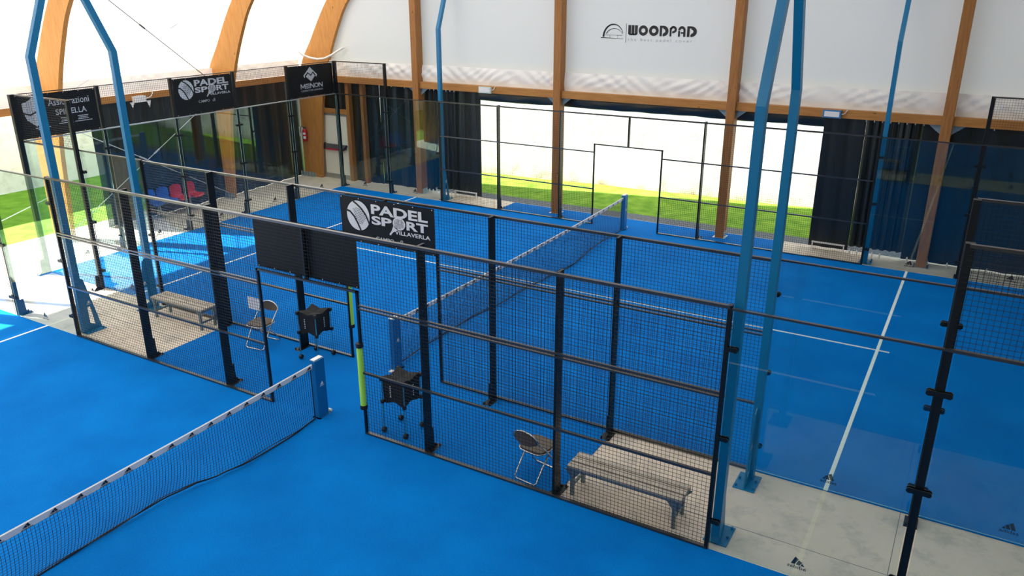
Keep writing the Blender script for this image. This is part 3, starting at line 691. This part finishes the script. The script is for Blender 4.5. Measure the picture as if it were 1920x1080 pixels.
def padel_banner(org, u, v, w, h, label, group=None):
    b = sheet('banner', org, u, v, w, h, label); k = w/1.88
    em = Flat(); cx, cy, r = 0.20*w, h-0.30, 0.235*k
    # ball with two curved dark seams
    def circ_part(cond, n=60):
        pass
    em.disc(cx, cy, r, 44, r*1.05)
    e = em.put('ball_emblem', M['print'], org, u, v, b, 0.003)
    sm = Flat()
    sm.stroke([(cx-0.45*r+0.02, cy+0.97*r), (cx-0.05*r, cy+0.80*r), (cx+0.35*r, cy+0.50*r), (cx+0.68*r, cy+0.12*r), (cx+0.90*r, cy-0.35*r), (cx+0.97*r, cy-0.5*r)], 0.032*k)
    sm.stroke([(cx-1.04*r, cy+0.30*r), (cx-0.70*r, cy+0.22*r), (cx-0.35*r, cy-0.10*r), (cx-0.10*r, cy-0.50*r), (cx+0.12*r, cy-0.92*r), (cx+0.18*r, cy-1.06*r)], 0.034*k)
    for i in range(8):
        for j in range(9):
            px, py = cx-0.42*r+i*0.125*r+0.01*j, cy+0.55*r-j*0.13*r-i*0.02*r
            if (px-cx-0.05*r)**2+(py-cy)**2 < (0.62*r)**2 and not (px < cx-0.02*r-(cy-py)*0.1 and py < cy-0.25*r): sm.disc(px, py, 0.0095*k, 6)
    sm.put('seam', M['printblack'], org, u, v, e, 0.005)
    for word, x0, y0, x1, y1, bo in (('PADEL', 0.345, 0.235, 0.935, 0.075, 0.035), ('SP', 0.345, 0.405, 0.562, 0.262, 0.035), ('RT', 0.715, 0.405, 0.935, 0.262, 0.035),
                                     ('VILLAVERLA', 0.59, 0.505, 0.955, 0.44, 0.02), ('CAMPO', 0.385, 0.665, 0.575, 0.60, 0.004)):
        Flat().text(word, x0*w, h-y0, x1*w, h-y1, bold=bo).put('lettering', M['print'], org, u, v, b, 0.003)
    Flat().stroke([(0.632*w, h-0.66), (0.648*w, h-0.60), (0.665*w, h-0.595), (0.67*w, h-0.615), (0.652*w, h-0.632), (0.672*w, h-0.64), (0.668*w, h-0.66), (0.645*w, h-0.668), (0.622*w, h-0.655), (0.620*w, h-0.62)], 0.008).put('lettering', M['print'], org, u, v, b, 0.003)
    rk = Flat(); rx, ry = 0.638*w, h-0.325; rk.disc(rx, ry, 0.066*w, 26, 0.105)
    rk.poly([(rx-0.060*w, ry-0.045), (rx-0.005*w, ry-0.10), (rx-0.066*w, ry-0.155), (rx-0.094*w, ry-0.212), (rx-0.108*w, ry-0.198), (rx-0.082*w, ry-0.135)])
    rr = rk.put('racket_emblem', M['print'], org, u, v, b, 0.0038)
    dt = Flat()
    for i in range(7):
        for j in range(7):
            px, py = rx-0.04*w+i*0.0135*w, ry+0.062-j*0.0215
            if ((px-rx)/(0.050*w))**2+((py-ry)/0.08)**2 < 1: dt.disc(px, py, 0.0085*k, 6)
    dt.put('racket_hole', M['printblack'], org, u, v, rr, 0.0055)
    eyelets(b, org, u, v, w, h, 6)
    return b
padel_banner((-0.90, -0.025, 2.215), (1, 0, 0), (0, 0, 1), 1.88, 0.75, 'large black banner with white lettering and ball on the fence beyond the walkway')
padel_banner((-10.035, 4.06, 3.02), (0, 1, 0), (0, 0, 1), 1.88, 0.93, 'black banner with white ball and lettering, middle one of the end wall')
# shield banner
b = sheet('banner', (-10.035, 0.06, 3.02), (0, 1, 0), (0, 0, 1), 1.88, 0.93, 'black banner with a white shield, nearest of the three on the end wall')
o3, u3, v3 = (-10.035, 0.06, 3.02), (0, 1, 0), (0, 0, 1)
sd = -0.12
sh = Flat().poly([(0.33+sd, 0.40), (0.27+sd, 0.62), (0.28+sd, 0.76), (0.42+sd, 0.80), (0.52+sd, 0.87), (0.62+sd, 0.80), (0.76+sd, 0.76), (0.77+sd, 0.62), (0.71+sd, 0.40), (0.52+sd, 0.24)]); es = sh.put('shield_emblem', M['print'], o3, u3, v3, b, 0.003)
Flat().stroke([(0.26+sd, 0.56), (0.42+sd, 0.50), (0.60+sd, 0.57), (0.78+sd, 0.52)], 0.035).put('wave_stripe', M['printblack'], o3, u3, v3, es, 0.005)
t = Flat(); t.text('Assicurazioni', 0.73, 0.645, 1.70, 0.79, bold=0.004); t.text('SPINELLA', 0.87, 0.43, 1.60, 0.555, bold=0.006)
for (x0, x1, z) in ((1.36, 1.62, 0.35), (1.38, 1.60, 0.315), (1.36, 1.62, 0.28), (1.28, 1.70, 0.235), (0.96, 1.18, 0.35), (0.98, 1.16, 0.315), (0.96, 1.18, 0.28), (0.90, 1.24, 0.235), (0.36, 0.70, 0.20), (0.40, 0.66, 0.165)): t.rect(x0, z, x1, z+0.014)
t.put('lettering', M['print'], o3, u3, v3, b, 0.003); eyelets(b, o3, u3, v3, 1.88, 0.93, 6)
# diamond banner
b = sheet('banner', (-10.035, 8.06, 3.02), (0, 1, 0), (0, 0, 1), 1.88, 0.93, 'black banner with a white diamond, on the end wall beside the far corner post')
o3 = (-10.035, 8.06, 3.02)
dm = Flat(); cx, cy = 0.90, 0.655
dm.poly([(cx-0.30, cy-0.03), (cx-0.24, cy-0.10), (cx-0.22, cy-0.02), (cx-0.10, cy+0.07), (cx+0.02, cy-0.015), (cx+0.12, cy+0.075), (cx, cy+0.215)])
dm.poly([(cx+0.30, cy-0.03), (cx+0.24, cy-0.10), (cx+0.22, cy-0.02), (cx+0.12, cy+0.075), (cx+0.0, cy+0.215)])
dm.poly([(cx-0.19, cy-0.06), (cx-0.09, cy+0.03), (cx+0.02, cy-0.06), (cx+0.11, cy+0.03), (cx+0.20, cy-0.055), (cx+0.02, cy-0.215)])
dm.put('diamond_emblem', M['print'], o3, u3, v3, b, 0.003)
t = Flat(); H0, H1 = 0.25, 0.385
t.stroke([(0.47, H0), (0.47, H1), (0.555, H0+0.03), (0.64, H1), (0.64, H0)], 0.034)
for z in (H0+0.014, (H0+H1)/2, H1-0.014): t.rect(0.68, z-0.014, 0.84, z+0.014)
for x in (0.87, 1.24): t.stroke([(x, H0), (x, H1), (x+0.15, H0), (x+0.15, H1)], 0.034)
t.ring(1.13, (H0+H1)/2, 0.058, 0.09, 0, 360, 28, 0.75)
t.text("COSTRUTTORI D'ACCIAIO", 0.46, 0.155, 1.40, 0.205, bold=0.005); t.put('lettering', M['print'], o3, u3, v3, b, 0.003); eyelets(b, o3, u3, v3, 1.88, 0.93, 6)
# plain black sign seen from behind the wires over the near doorway
b = sheet('banner', (-1.03, AY+0.080, 2.23), (1, 0, 0), (0, 0, 1), 1.96, 0.79, 'plain black banner behind the wires over the nearest doorway', 0.003)
eyelets(b, (-1.03, AY+0.080, 2.23), (1, 0, 0), (0, 0, 1), 1.96, 0.79, 7)
# notice sheet tied to the second fence
P = MB().box(-3.46, -3.09, 0.040, 0.046, 0.44, 0.68); tag(P.obj('notice_sheet', M['paper']), 'blank white sheet tied to the mesh above the left folding chair', 'notice')
# foam tubes round the door jambs
def foam(x, y, z0, z1, label):
    f = thing('foam_tube', (x, y, z0), label, 'foam tube'); r = 0.045
    def ringtube(a, b, rr): 
        mb = MB(); n = 16
        for q, w in ((rr, 1), (0.029, -1)): pass
        mb.tube([(x, y, a), (x, y, b)], rr, 16); return mb
    ringtube(z0, z1, r).obj('foam_sleeve', M['neon'], f, smooth=False)
    for a in (z0-0.05, z1-0.01): ringtube(a, a+0.06, r+0.008).obj('end_cap', M['rubber'], f)
    return f
foam(0.93, AY-0.005, 0.47, 1.40, 'yellow-green foam tube on the nearest doorway jamb, lower right')
foam(-0.95, BY+0.03, 0.62, 1.62, 'yellow-green foam tube on the second doorway jamb, partly hidden by the black banner')

# ------------------------------------------------------------------ nets
def net(y0, y1, label, ph, tab):
    n_ = thing('padel_net', (0, (y0+y1)/2, 0), label, 'net')
    L = y1-y0
    def ztop(y): t = (y-y0)/L; return 0.915-0.055*4*t*(1-t)
    def bulge(y):
        for (a, va), (b_, vb) in zip(tab, tab[1:]):
            if a <= y <= b_:
                q = (y-a)/(b_-a); q = q*q*(3-2*q); return va+(vb-va)*q
        return 0.0
    def pt(y, q):  # q 0 top .. 1 floor
        zt = ztop(y)-0.05; zb = 0.02+0.03*(0.5+0.5*math.sin(y*1.7+ph))
        return Vector((bulge(y)*q**2.2, y, zt+(zb-zt)*q))
    r = 0.0029; mb = MB(); ny = int((L-0.3)/0.042); nz = 20
    for i in range(ny+1):
        y = y0+0.15+(L-0.3)*i/ny
        mb.tube([pt(y, k/6) for k in range(7)], r, 3)
    for k in range(1, nz+1):
        mb.tube([pt(y0+0.15+(L-0.3)*i/80, k/nz) for i in range(81)], r, 3)
    mb.obj('net_mesh', M['cord'], n_)
    e = MB(); e.tube([pt(y0+0.15+(L-0.3)*i/80, 1.0) for i in range(81)], 0.010, 6)
    e.tube([pt(y0+0.15+(L-0.3)*i/80, 0.96)+Vector((0.03*math.sin(i*0.5), 0, -0.012)) for i in range(81)], 0.006, 5)
    e.tube([pt(y0+0.15, k/6) for k in range(7)], 0.008, 6); e.tube([pt(y1-0.15, k/6) for k in range(7)], 0.008, 6)
    e.obj('edge_cord', M['cord'], n_)
    tp = MB(); A = []; 
    prof = [(-0.010, -0.082), (-0.013, -0.01), (0.0, 0.0), (0.013, -0.01), (0.010, -0.082)]
    for i in range(61):
        y = y0+0.12+(L-0.24)*i/60; A.append([(px, y, ztop(y)+pz) for px, pz in prof])
    tp.grid(A); t = tp.obj('top_tape', M['tape'], n_)
    m = int(L/0.30); lo = stripes_logo(Flat(), 0, 0, 0.125, 0.070)
    mk = MB(); mk.v = [(0.0150, a, b_) for a, b_ in lo.v]; mk.f = list(lo.f)
    ym = [y0+0.25+(L-0.5)*i/(m-1) for i in range(m)]
    repeats('tape_mark', mk, M['printblack'], t, [(0, yy, ztop(yy)-0.080) for yy in ym])
    for yy, s in ((y0, 1), (y1, -1)):
        p = MB(); a, b_ = (yy-0.10, yy+0.10)
        p.cbox(-0.055, 0.055, a, b_, 0.01, 0.95, 0.012); p.box(-0.08, 0.08, a-0.03, b_+0.03, 0, 0.012)
        po = p.obj('net_post', M['bluenet'], n_)
        c = MB().prism([(-0.05, 0), (0.03, 0), (0.03, 0.012), (-0.05, 0.012)], (0, a+0.01, 0.95), (1, 0, 0), (0, 0, 1), (0, b_-a-0.02, 0)).obj('post_cap', M['white'], po)
        g = Flat(); stripes_logo(g, -0.045, 0.52, 0.09, 0.075, text=True); g.put('post_print', M['print'], (0.0565, yy, 0), (0, 1, 0), (0, 0, 1), po)
        w = MB()
        w.cyl((0.0, yy-s*0.15, 0.035), (0.06, yy-s*0.15, 0.035), 0.022, 8); w.box(-0.03, 0.03, min(yy-s*0.19, yy-s*0.12), max(yy-s*0.19, yy-s*0.12), 0.0, 0.03)
        w.obj('anchor_fitting', M['white'], po)
    return n_
net(0.09, 9.92, 'padel net with white top tape on the court beyond the walkway', 0.6, [(0.0, -0.03), (1.09, -0.10), (2.36, -0.14), (3.94, 0.02), (5.51, 0.07), (6.42, 0.16), (8.53, 0.02), (10.0, 0.0)])
net(AY-9.93, AY+0.08, 'padel net in the foreground at lower left, with marked white tape', 2.4, [(-12.0, 0.0), (-10.0, 0.12), (-8.2, 0.02), (-6.6, -0.20), (-5.18, -0.22), (-4.46, -0.20), (-4.02, -0.13), (-3.7, -0.02), (-3.22, 0.07), (-2.53, 0.07), (-1.8, 0.0)])

# ------------------------------------------------------------------ lamp poles
def lamp_pole(x, y, s, label):
    """pole stands on the outside (sign s) of its court's fence; upper part leans outward, then the head turns back"""
    t = thing('lamp_pole', (x, y, 0), label, 'lamp pole', 'blue lamp poles of the two courts')
    p = MB(); a = (x, y, 0); b = (x, y, 5.03); c = (x, y+s*0.50, 6.25); w, dp = 0.095, 0.12
    ring = lambda q: [(q[0]-w/2, q[1]-dp/2, q[2]), (q[0]+w/2, q[1]-dp/2, q[2]), (q[0]+w/2, q[1]+dp/2, q[2]), (q[0]-w/2, q[1]+dp/2, q[2])]
    p.add(ring(a)+ring(b)+ring(c), [(3, 2, 1, 0), (8, 9, 10, 11)]+[(i, (i+1) % 4, 4+(i+1) % 4, 4+i) for i in range(4)]+[(4+i, 4+(i+1) % 4, 8+(i+1) % 4, 8+i) for i in range(4)])
    po = p.obj('pole', M['blue'], t)
    MB().bar((x, y+s*0.50, 6.22), (x, y-s*0.75, 6.34), 0.07, 0.07).obj('arm', M['blue'], po)
    MB().box(x-0.25, x+0.25, min(y-s*0.45, y-s*0.85), max(y-s*0.45, y-s*0.85), 6.22, 6.30).obj('lamp_head', M['greybar'], t)
    # pierced triangular stiffener
    e = s*(dp/2)
    def P(q, z): return (q, z)
    g = MB()
    o = (x-0.008, y+e, 0.012)
    outer = [(0, 0), (0.27, 0), (0.075, 1.0), (0, 1.06)]
    # built from strips round the slot
    slot = [(0.055, 0.14), (0.155, 0.14-0.05), (0.115, 0.46), (0.055, 0.46)]
    quads = [[outer[0], outer[1], slot[1], slot[0]], [outer[1], outer[2], slot[2], slot[1]], [outer[2], outer[3], slot[3], slot[2]], [outer[3], outer[0], slot[0], slot[3]]]
    for q in quads: g.prism(q, o, (0, s, 0), (0, 0, 1), (0.016, 0, 0))
    go = g.obj('stiffener_plate', M['blue'], t)
    for xo, du in ((x-0.0095, 1), (x+0.0095, 1)):
        L = Flat(); stripes_logo(L, -0.045, 0.52, 0.09, 0.085, text=True)
        cy = y+e+s*0.095
        L.put('stiffener_print', M['print'], (xo, cy, 0), (0, 1 if xo > x else -1, 0), (0, 0, 1), go)
    f = MB(); f.box(x-0.14, x+0.14, min(y-s*0.06, y+s*0.34), max(y-s*0.06, y+s*0.34), 0, 0.014)
    for dx in (-0.11, 0.11):
        for q in (0.10, 0.29): f.cyl((x+dx, y+s*q, 0.012), (x+dx, y+s*q, 0.05), 0.017, 6)
    f.obj('base_plate', M['blue'], t)
    return t
lamp_pole(6.06, AY+0.19, 1, 'blue lamp pole at the right end of the nearest mesh fence')
lamp_pole(6.06, -0.12, -1, 'blue lamp pole at the right end of the second mesh fence')
lamp_pole(-6.06, AY+0.19, 1, 'blue lamp pole at the left end of the nearest mesh fence')
lamp_pole(-6.06, -0.12, -1, 'blue lamp pole at the left end of the second mesh fence')
lamp_pole(-6.06, 10.14, 1, 'blue lamp pole at the left end of the far mesh fence, before the bunched curtain')
lamp_pole(6.06, 10.14, 1, 'blue lamp pole at the right end of the far mesh fence')

# ------------------------------------------------------------------ benches
def bench(x0, x1, y0, y1, label):
    b = thing('slatted_bench', ((x0+x1)/2, (y0+y1)/2, 0), label, 'bench', 'slatted benches on the walkway')
    w = (y1-y0-0.05)/3
    for k in range(3):
        a = y0+k*(w+0.025); MB().box(x0, x1, a, a+w, 0.405, 0.43).obj('seat_slat', M['slat'], b)
    f = MB(); f.box(x0+0.03, x1-0.03, y0+0.005, y0+0.035, 0.365, 0.405); f.box(x0+0.03, x1-0.03, y1-0.035, y1-0.005, 0.365, 0.405)
    for x in (x0, x1-0.03): f.box(x, x+0.03, y0, y1, 0.365, 0.405); 
    f.obj('seat_frame', M['galv'], b)
    for x in (x0+0.05, x1-0.10):
        for y in (y0+0.005, y1-0.045):
            l = MB(); l.box(x, x+0.045, y, y+0.04, 0, 0.365)
            l.prism([(-0.09, 0), (0.135, 0), (0.045, -0.11), (0.0, -0.11)], (x, y+0.015, 0.365), (1, 0, 0), (0, 0, 1), (0, 0.01, 0)); l.obj('leg', M['galv'], b)
        MB().box(x+0.008, x+0.037, y0+0.04, y1-0.04, 0.13, 0.16).obj('stretcher', M['galv'], b)
    return b
bench(4.12, 5.62, -1.68, -1.31, 'grey slatted bench by the nearest fence at lower right')
bench(-5.62, -4.16, -0.49, -0.12, 'grey slatted bench by the second fence at the left')

# ------------------------------------------------------------------ folding chairs (built at the origin facing +y)
def folding_chair(label):
    c = thing('folding_chair', (0, 0, 0), label, 'folding chair')
    W_ = 0.20; r = 0.011
    def pathpt(y, z, x): return (x, y, z)
    # long frame: front foot up to the rounded back
    p = []
    top = [(-W_*math.cos(a), -0.235-0.025*math.sin(a), 0.635+0.125*math.sin(a)) for a in [PI*i/10 for i in range(11)]]
    left = [(-W_, 0.22, 0.05), (-W_, 0.02, 0.36), (-W_, -0.10, 0.50)]
    bottom = [(W_-0.04, 0.245, 0.011), (-W_+0.04, 0.245, 0.011)]
    loop = [(-W_+0.0, 0.235, 0.035)]+left+top+[(W_, -0.10, 0.50), (W_, 0.02, 0.36), (W_, 0.22, 0.05), (W_, 0.235, 0.035)]+bottom
    MB().tube(loop, r, 8, True).obj('back_frame', M['chrome'], c, smooth=True)
    w2 = W_-0.025
    rear = [(-w2, 0.10, 0.42), (-w2, -0.10, 0.22), (-w2, -0.235, 0.045), (-w2+0.03, -0.25, 0.011), (w2-0.03, -0.25, 0.011), (w2, -0.235, 0.045), (w2, -0.10, 0.22), (w2, 0.10, 0.42)]
    MB().tube(rear, r, 8).obj('rear_leg_frame', M['chrome'], c, smooth=True)
    st = MB(); n = 24
    ring = [(0.195*math.copysign(abs(math.cos(a))**0.5, math.cos(a)), 0.02+0.20*math.copysign(abs(math.sin(a))**0.5, math.sin(a))) for a in [2*PI*i/n for i in range(n)]]
    st.prism(ring, (0, 0, 0.425), (1, 0, 0), (0, 1, 0), (0, 0, 0.03)); st.obj('seat', M['seatpad'], c)
    MB().tube([(x*1.02, y*1.02-0.0004, 0.424) for x, y in ring], 0.010, 6, True).obj('seat_rim', M['chrome'], c, smooth=True)
    bk = MB(); rows = []
    for i in range(13):
        u = -1+2*i/12; x = u*(W_-0.012); rowf = []
        half = 0.13*math.sqrt(max(0, 1-u*u)); zb = 0.62-0.05*(1-u*u)
        for k in range(6):
            q = k/5; z = zb+(0.64+half-0.012-zb)*q
            rowf.append((x, -0.225-0.035*(1-u*u)-0.01*q, max(z, zb)))
        rows.append(rowf)
    bk.grid(rows); bk.grid([[(x, y-0.018, z) for x, y, z in r_][::-1] for r_ in rows])
    bk.obj('backrest', M['seatpad'], c, smooth=True)
    return c
ch = folding_chair('folding chair seen from behind by the nearest fence, right of the near ball cart')
ch2 = copy_tree(ch)
ch.location = (3.58, -1.49, 0.010); ch.rotation_euler = (0, 0, math.radians(-8))
ch2.location = (-2.72, -0.34, 0.010); ch2.rotation_euler = (0, 0, PI+math.radians(6))
ch2['label'] = 'folding chair below the white notice sheet, facing the nearest fence'

# ------------------------------------------------------------------ ball carts
def ball_cart(label):
    c = thing('ball_cart', (0, 0, 0), label, 'ball cart')
    h = 0.185
    bag = MB(); rows = []; m = 24
    def square(a, hw, pinch):
        # pinched square section: corners out, sides drawn in
        ca, sa = math.cos(a), math.sin(a); k = 1/max(abs(ca), abs(sa)); f = (k-1)/(math.sqrt(2)-1)
        d = hw*k*(1-pinch*(1-f)); return d*ca, d*sa
    for z, hw, pn in ((0.50, h*0.97, 0.05), (0.56, h*0.98, 0.05), (0.68, h, 0.03), (0.80, h, 0.02), (0.875, h*1.02, 0.05)):
        rows.append([(*square(2*PI*i/m+PI/4, hw, pn), z+(0.02*math.cos(4*(2*PI*i/m+PI/4)+PI) if z > 0.85 or z < 0.52 else 0)*(-1 if z < 0.52 else 1)) for i in range(m+1)])
    bag.grid(rows)
    top = rows[-1][:m]; bag.add(top+[(0, 0, 0.845)], [(i, (i+1) % m, m) for i in range(m)])
    bot = rows[0][:m]; bag.add(bot+[(0, 0, 0.49)], [((i+1) % m, i, m) for i in range(m)])
    b = bag.obj('bag', M['bagfab'], c, smooth=False)
    l = Flat(); l.rect(-0.006, 0.52, 0.006, 0.60); l.rect(-0.006, 0.63, 0.006, 0.70)
    l.put('reflective_strip', M['print'], (h*0.72, -h*0.72, 0.03), (0.707, 0.707, 0), (0, 0, 1), b, 0.055)
    t = Flat()
    for k in range(6): t.rect(-0.012+0.004*(k % 2), 0.60+0.032*k, 0.010, 0.618+0.032*k)
    t.put('side_print', M['print'], (h+0.004, 0.03, 0), (0, 1, 0), (0, 0, 1), b, 0.002)
    t.put('side_print', M['print'], (-0.05, -h-0.004, 0), (1, 0, 0), (0, 0, 1), b, 0.002)
    for sx in (-1, 1):
        for sy in (-1, 1):
            x, y = sx*(h+0.012), sy*(h+0.012)
            g = MB(); g.cyl((x, y, 0.07), (x, y, 0.88), 0.008, 8); lg_ = g.obj('leg', M['tube'], c)
            j = MB()
            for z in (0.86, 0.50): j.box(x-0.022, x+0.022, y-0.022, y+0.022, z-0.025, z+0.03)
            j.obj('corner_joint', M['rubber'], lg_)
            w = MB(); w.cyl((x-0.022, y, 0.040), (x+0.022, y, 0.040), 0.040, 14); w.box(x-0.014, x+0.014, y-0.014, y+0.014, 0.05, 0.085); w.obj('wheel', M['rubber'], lg_)
    return c
bc = ball_cart('black ball cart inside the nearest doorway, behind the yellow-green foam tube')
bc2 = copy_tree(bc)
bc.location = (1.335, -1.46, 0.012); bc2.location = (-1.50, -0.24, 0.012)
bc2['label'] = 'black ball cart at the second fence, seen through the nearest doorway'
bc2.rotation_euler = (0, 0, math.radians(3))

# ------------------------------------------------------------------ row of stadium seats
def seat_shell(mb, x, y):
    rows = []
    prof = [(0.43, 0.395, 0.19), (0.42, 0.43, 0.20), (0.25, 0.42, 0.21), (0.08, 0.41, 0.20), (0.02, 0.45, 0.19), (-0.01, 0.56, 0.20), (-0.03, 0.68, 0.20), (-0.04, 0.77, 0.17), (-0.035, 0.80, 0.10)]
    for px, pz, hw in prof:
        rows.append([(x+px-0.05*abs(u)**2*(1 if pz > 0.5 else 0)*-1, y+u*hw, pz+0.05*abs(u)**3*(1 if pz < 0.46 else 0)) for u in [-1+2*k/8 for k in range(9)]])
    mb.grid(rows); mb.grid([[(a-0.006, b, z-0.012) for a, b, z in r][::-1] for r in rows])
st = thing('stadium_seating', (-12.1, 4.95, 0), 'row of two blue and two red shell seats before the black side curtain', 'seating')
for k, (yy, m, l) in enumerate(((4.30, 'bluep', 'blue shell seat'), (4.72, 'bluep', 'blue shell seat'), (5.14, 'red', 'red shell seat'), (5.58, 'red', 'red shell seat'))):
    mb = MB(); seat_shell(mb, -12.10+0.03*k, yy); o = mb.obj('seat', M[m], st, smooth=True); o['label'] = l
MB().bar((-11.92, 4.05, 0.375), (-11.84, 5.85, 0.375), 0.06, 0.05).obj('support_beam', M['greybar'], st)
for yy, xx in ((4.45, -11.90), (5.45, -11.86)):
    l = MB(); l.bar((xx, yy, 0.36), (xx-0.12, yy, 0.0), 0.035, 0.035); l.bar((xx, yy, 0.36), (xx+0.12, yy, 0.0), 0.035, 0.035); l.bar((xx-0.14, yy, 0.015), (xx+0.14, yy, 0.015), 0.04, 0.02); l.obj('leg', M['steel'], st)

# ------------------------------------------------------------------ small fittings
fx = thing('fire_extinguisher', (-12.10, 10.52, 1.28), 'red fire extinguisher hung on the far left arch', 'fire extinguisher')
b = MB(); X, Y = -12.02, 10.51; z0 = 1.22
b.tube([(X, Y, z0), (X, Y, z0+0.02), (X, Y, z0+0.36), (X, Y, z0+0.41), (X, Y, z0+0.44)], [0.06, 0.078, 0.078, 0.055, 0.025], 16); bd = b.obj('cylinder', M['redpaint'], fx, smooth=True)
lb = MB()
for a, z1, z2 in ((0, z0+0.10, z0+0.19), (0, z0+0.24, z0+0.31)):
    rows = [[(X+0.0795*math.sin(t), Y-0.0795*math.cos(t), z) for z in (z1, z2)] for t in [-0.2+i*0.15 for i in range(9)]]
    lb.grid(rows)
lb.obj('instruction_label', M['print'], bd)
MB().box(X-0.02, X+0.06, Y-0.02, Y+0.02, z0+0.44, z0+0.50).obj('valve_handle', M['greybar'], fx)
MB().tube([(X, Y-0.02, z0+0.46), (X-0.08, Y-0.05, z0+0.52), (X-0.12, Y-0.05, z0+0.48), (X-0.13, Y-0.05, z0+0.38), (X-0.11, Y-0.08, z0+0.30)], 0.010, 6).obj('hose', M['rubber'], fx, smooth=True)
eb = thing('wall_box', (-12.25, 10.58, 1.5), 'small white box beside the red fire extinguisher', 'box')
MB().cbox(-12.31, -12.19, 10.54, 10.62, 1.38, 1.68).obj('housing', M['white'], eb); MB().box(-12.29, -12.22, 10.53, 10.54, 1.56, 1.64).obj('front_plate', M['paper'], eb)
def emergency_lamp(x0, x1, label, lensm, framem):
    e = thing('emergency_lamp', ((x0+x1)/2, 10.49, 3.36), label, 'emergency lamp')
    MB().cbox(x0, x1, 10.44, 10.52, 3.27, 3.45, 0.01).obj('housing', framem, e)
    MB().box(x0+0.04, x1-0.04, 10.433, 10.441, 3.30, 3.42).obj('diffuser', lensm, e)
    MB().tube([(x1, 10.48, 3.36), (x1+0.07, 10.49, 3.38), (x1+0.12, 10.50, 3.47)], 0.009, 6).obj('cable', M['white'], e)
emergency_lamp(-4.92, -4.50, 'pale emergency lamp on the gable beam at the left of the wide opening', M['paper'], M['lens'])
emergency_lamp(4.62, 5.03, 'blue framed emergency lamp on the gable beam at the right', M['paper'], M['lensblue'])
fo = thing('floodlight', (-12.05, 4.45, 3.2), 'small white lamp hanging under the left side beam, beside a blue pole', 'lamp')
MB().cbox(-12.10, -11.96, 4.28, 4.62, 3.22, 3.38).obj('housing', M['white'], fo)
m = MB(); m.prism([(0, 0), (0.13, 0), (0.06, -0.15)], (-11.97, 4.12, 3.24), (0, 1, 0), (0, 0, 1), (0.01, 0, 0)); m.prism([(0, 0), (0.13, 0), (0.08, -0.18)], (-11.97, 4.62, 3.24), (0, 1, 0), (0, 0, 1), (0.01, 0, 0)); m.obj('hanging_flap', M['hose'], fo)
MB().tube([(-11.99, 4.62, 3.30), (-11.98, 4.78, 3.33), (-11.99, 4.86, 3.42), (-12.1, 4.9, 3.5)], 0.012, 6).obj('cable', M['white'], fo)
hs = MB(); hs.tube([(-11.78, 10.30, 4.20), (-11.70, 10.42, 4.08), (-11.45, 10.48, 4.00), (-11.15, 10.50, 3.97), (-10.85, 10.51, 4.00), (-10.55, 10.54, 4.12), (-10.32, 10.62, 4.26), (-10.18, 10.74, 4.36)], 0.034, 12)
tag(hs.obj('air_hose', M['hose'], smooth=True), 'white flexible hose looped across the far left arch', 'hose')
def rod(p, q, label, r=0.011, mat='rod'):
    o = MB().cyl(p, q, r, 8); tag(o.obj('brace_rod', M[mat]), label, 'brace rod'); o2 = None
    P, Q = Vector(p), Vector(q); c = P.lerp(Q, 0.42); d = (Q-P).normalized()*0.10
    return o
def rod_obj(p, q, label, r=0.011, mat='rod'):
    P, Q = Vector(p), Vector(q); t = thing('brace_rod', p, label, 'brace rod')
    MB().cyl(P, Q, r, 8).obj('rod', M[mat], t); c = P.lerp(Q, 0.45); d = (Q-P).normalized()*0.11
    MB().cyl(c-d, c+d, r*2.0, 8).obj('turnbuckle', M[mat], t)
rod_obj((-12.02, 2.0, 3.0), (-12.02, 7.05, 0.15), 'thin brace rod falling to the right in front of the black side curtain')
rod_obj((-12.05, 7.05, 3.15), (-12.05, 1.95, 0.20), 'thin brace rod rising to the right in front of the black side curtain')
rod_obj((-12.05, 1.75, 1.25), (-12.05, -3.2, -0.0), 'thin brace rod in the open bay at the left edge')
rod_obj((-10.05, 1.95, 6.44), (-12.02, 6.72, 3.70), 'dark thin brace rod crossing the bright roof from upper left', 0.013, 'rodgrey')
rod_obj((-10.06, 7.02, 6.38), (-11.98, 2.60, 3.72), 'pale thin brace rod crossing the bright roof from upper right', 0.007, 'rod')
for o in S.objects:
    if '_b' in o: del o['_b']
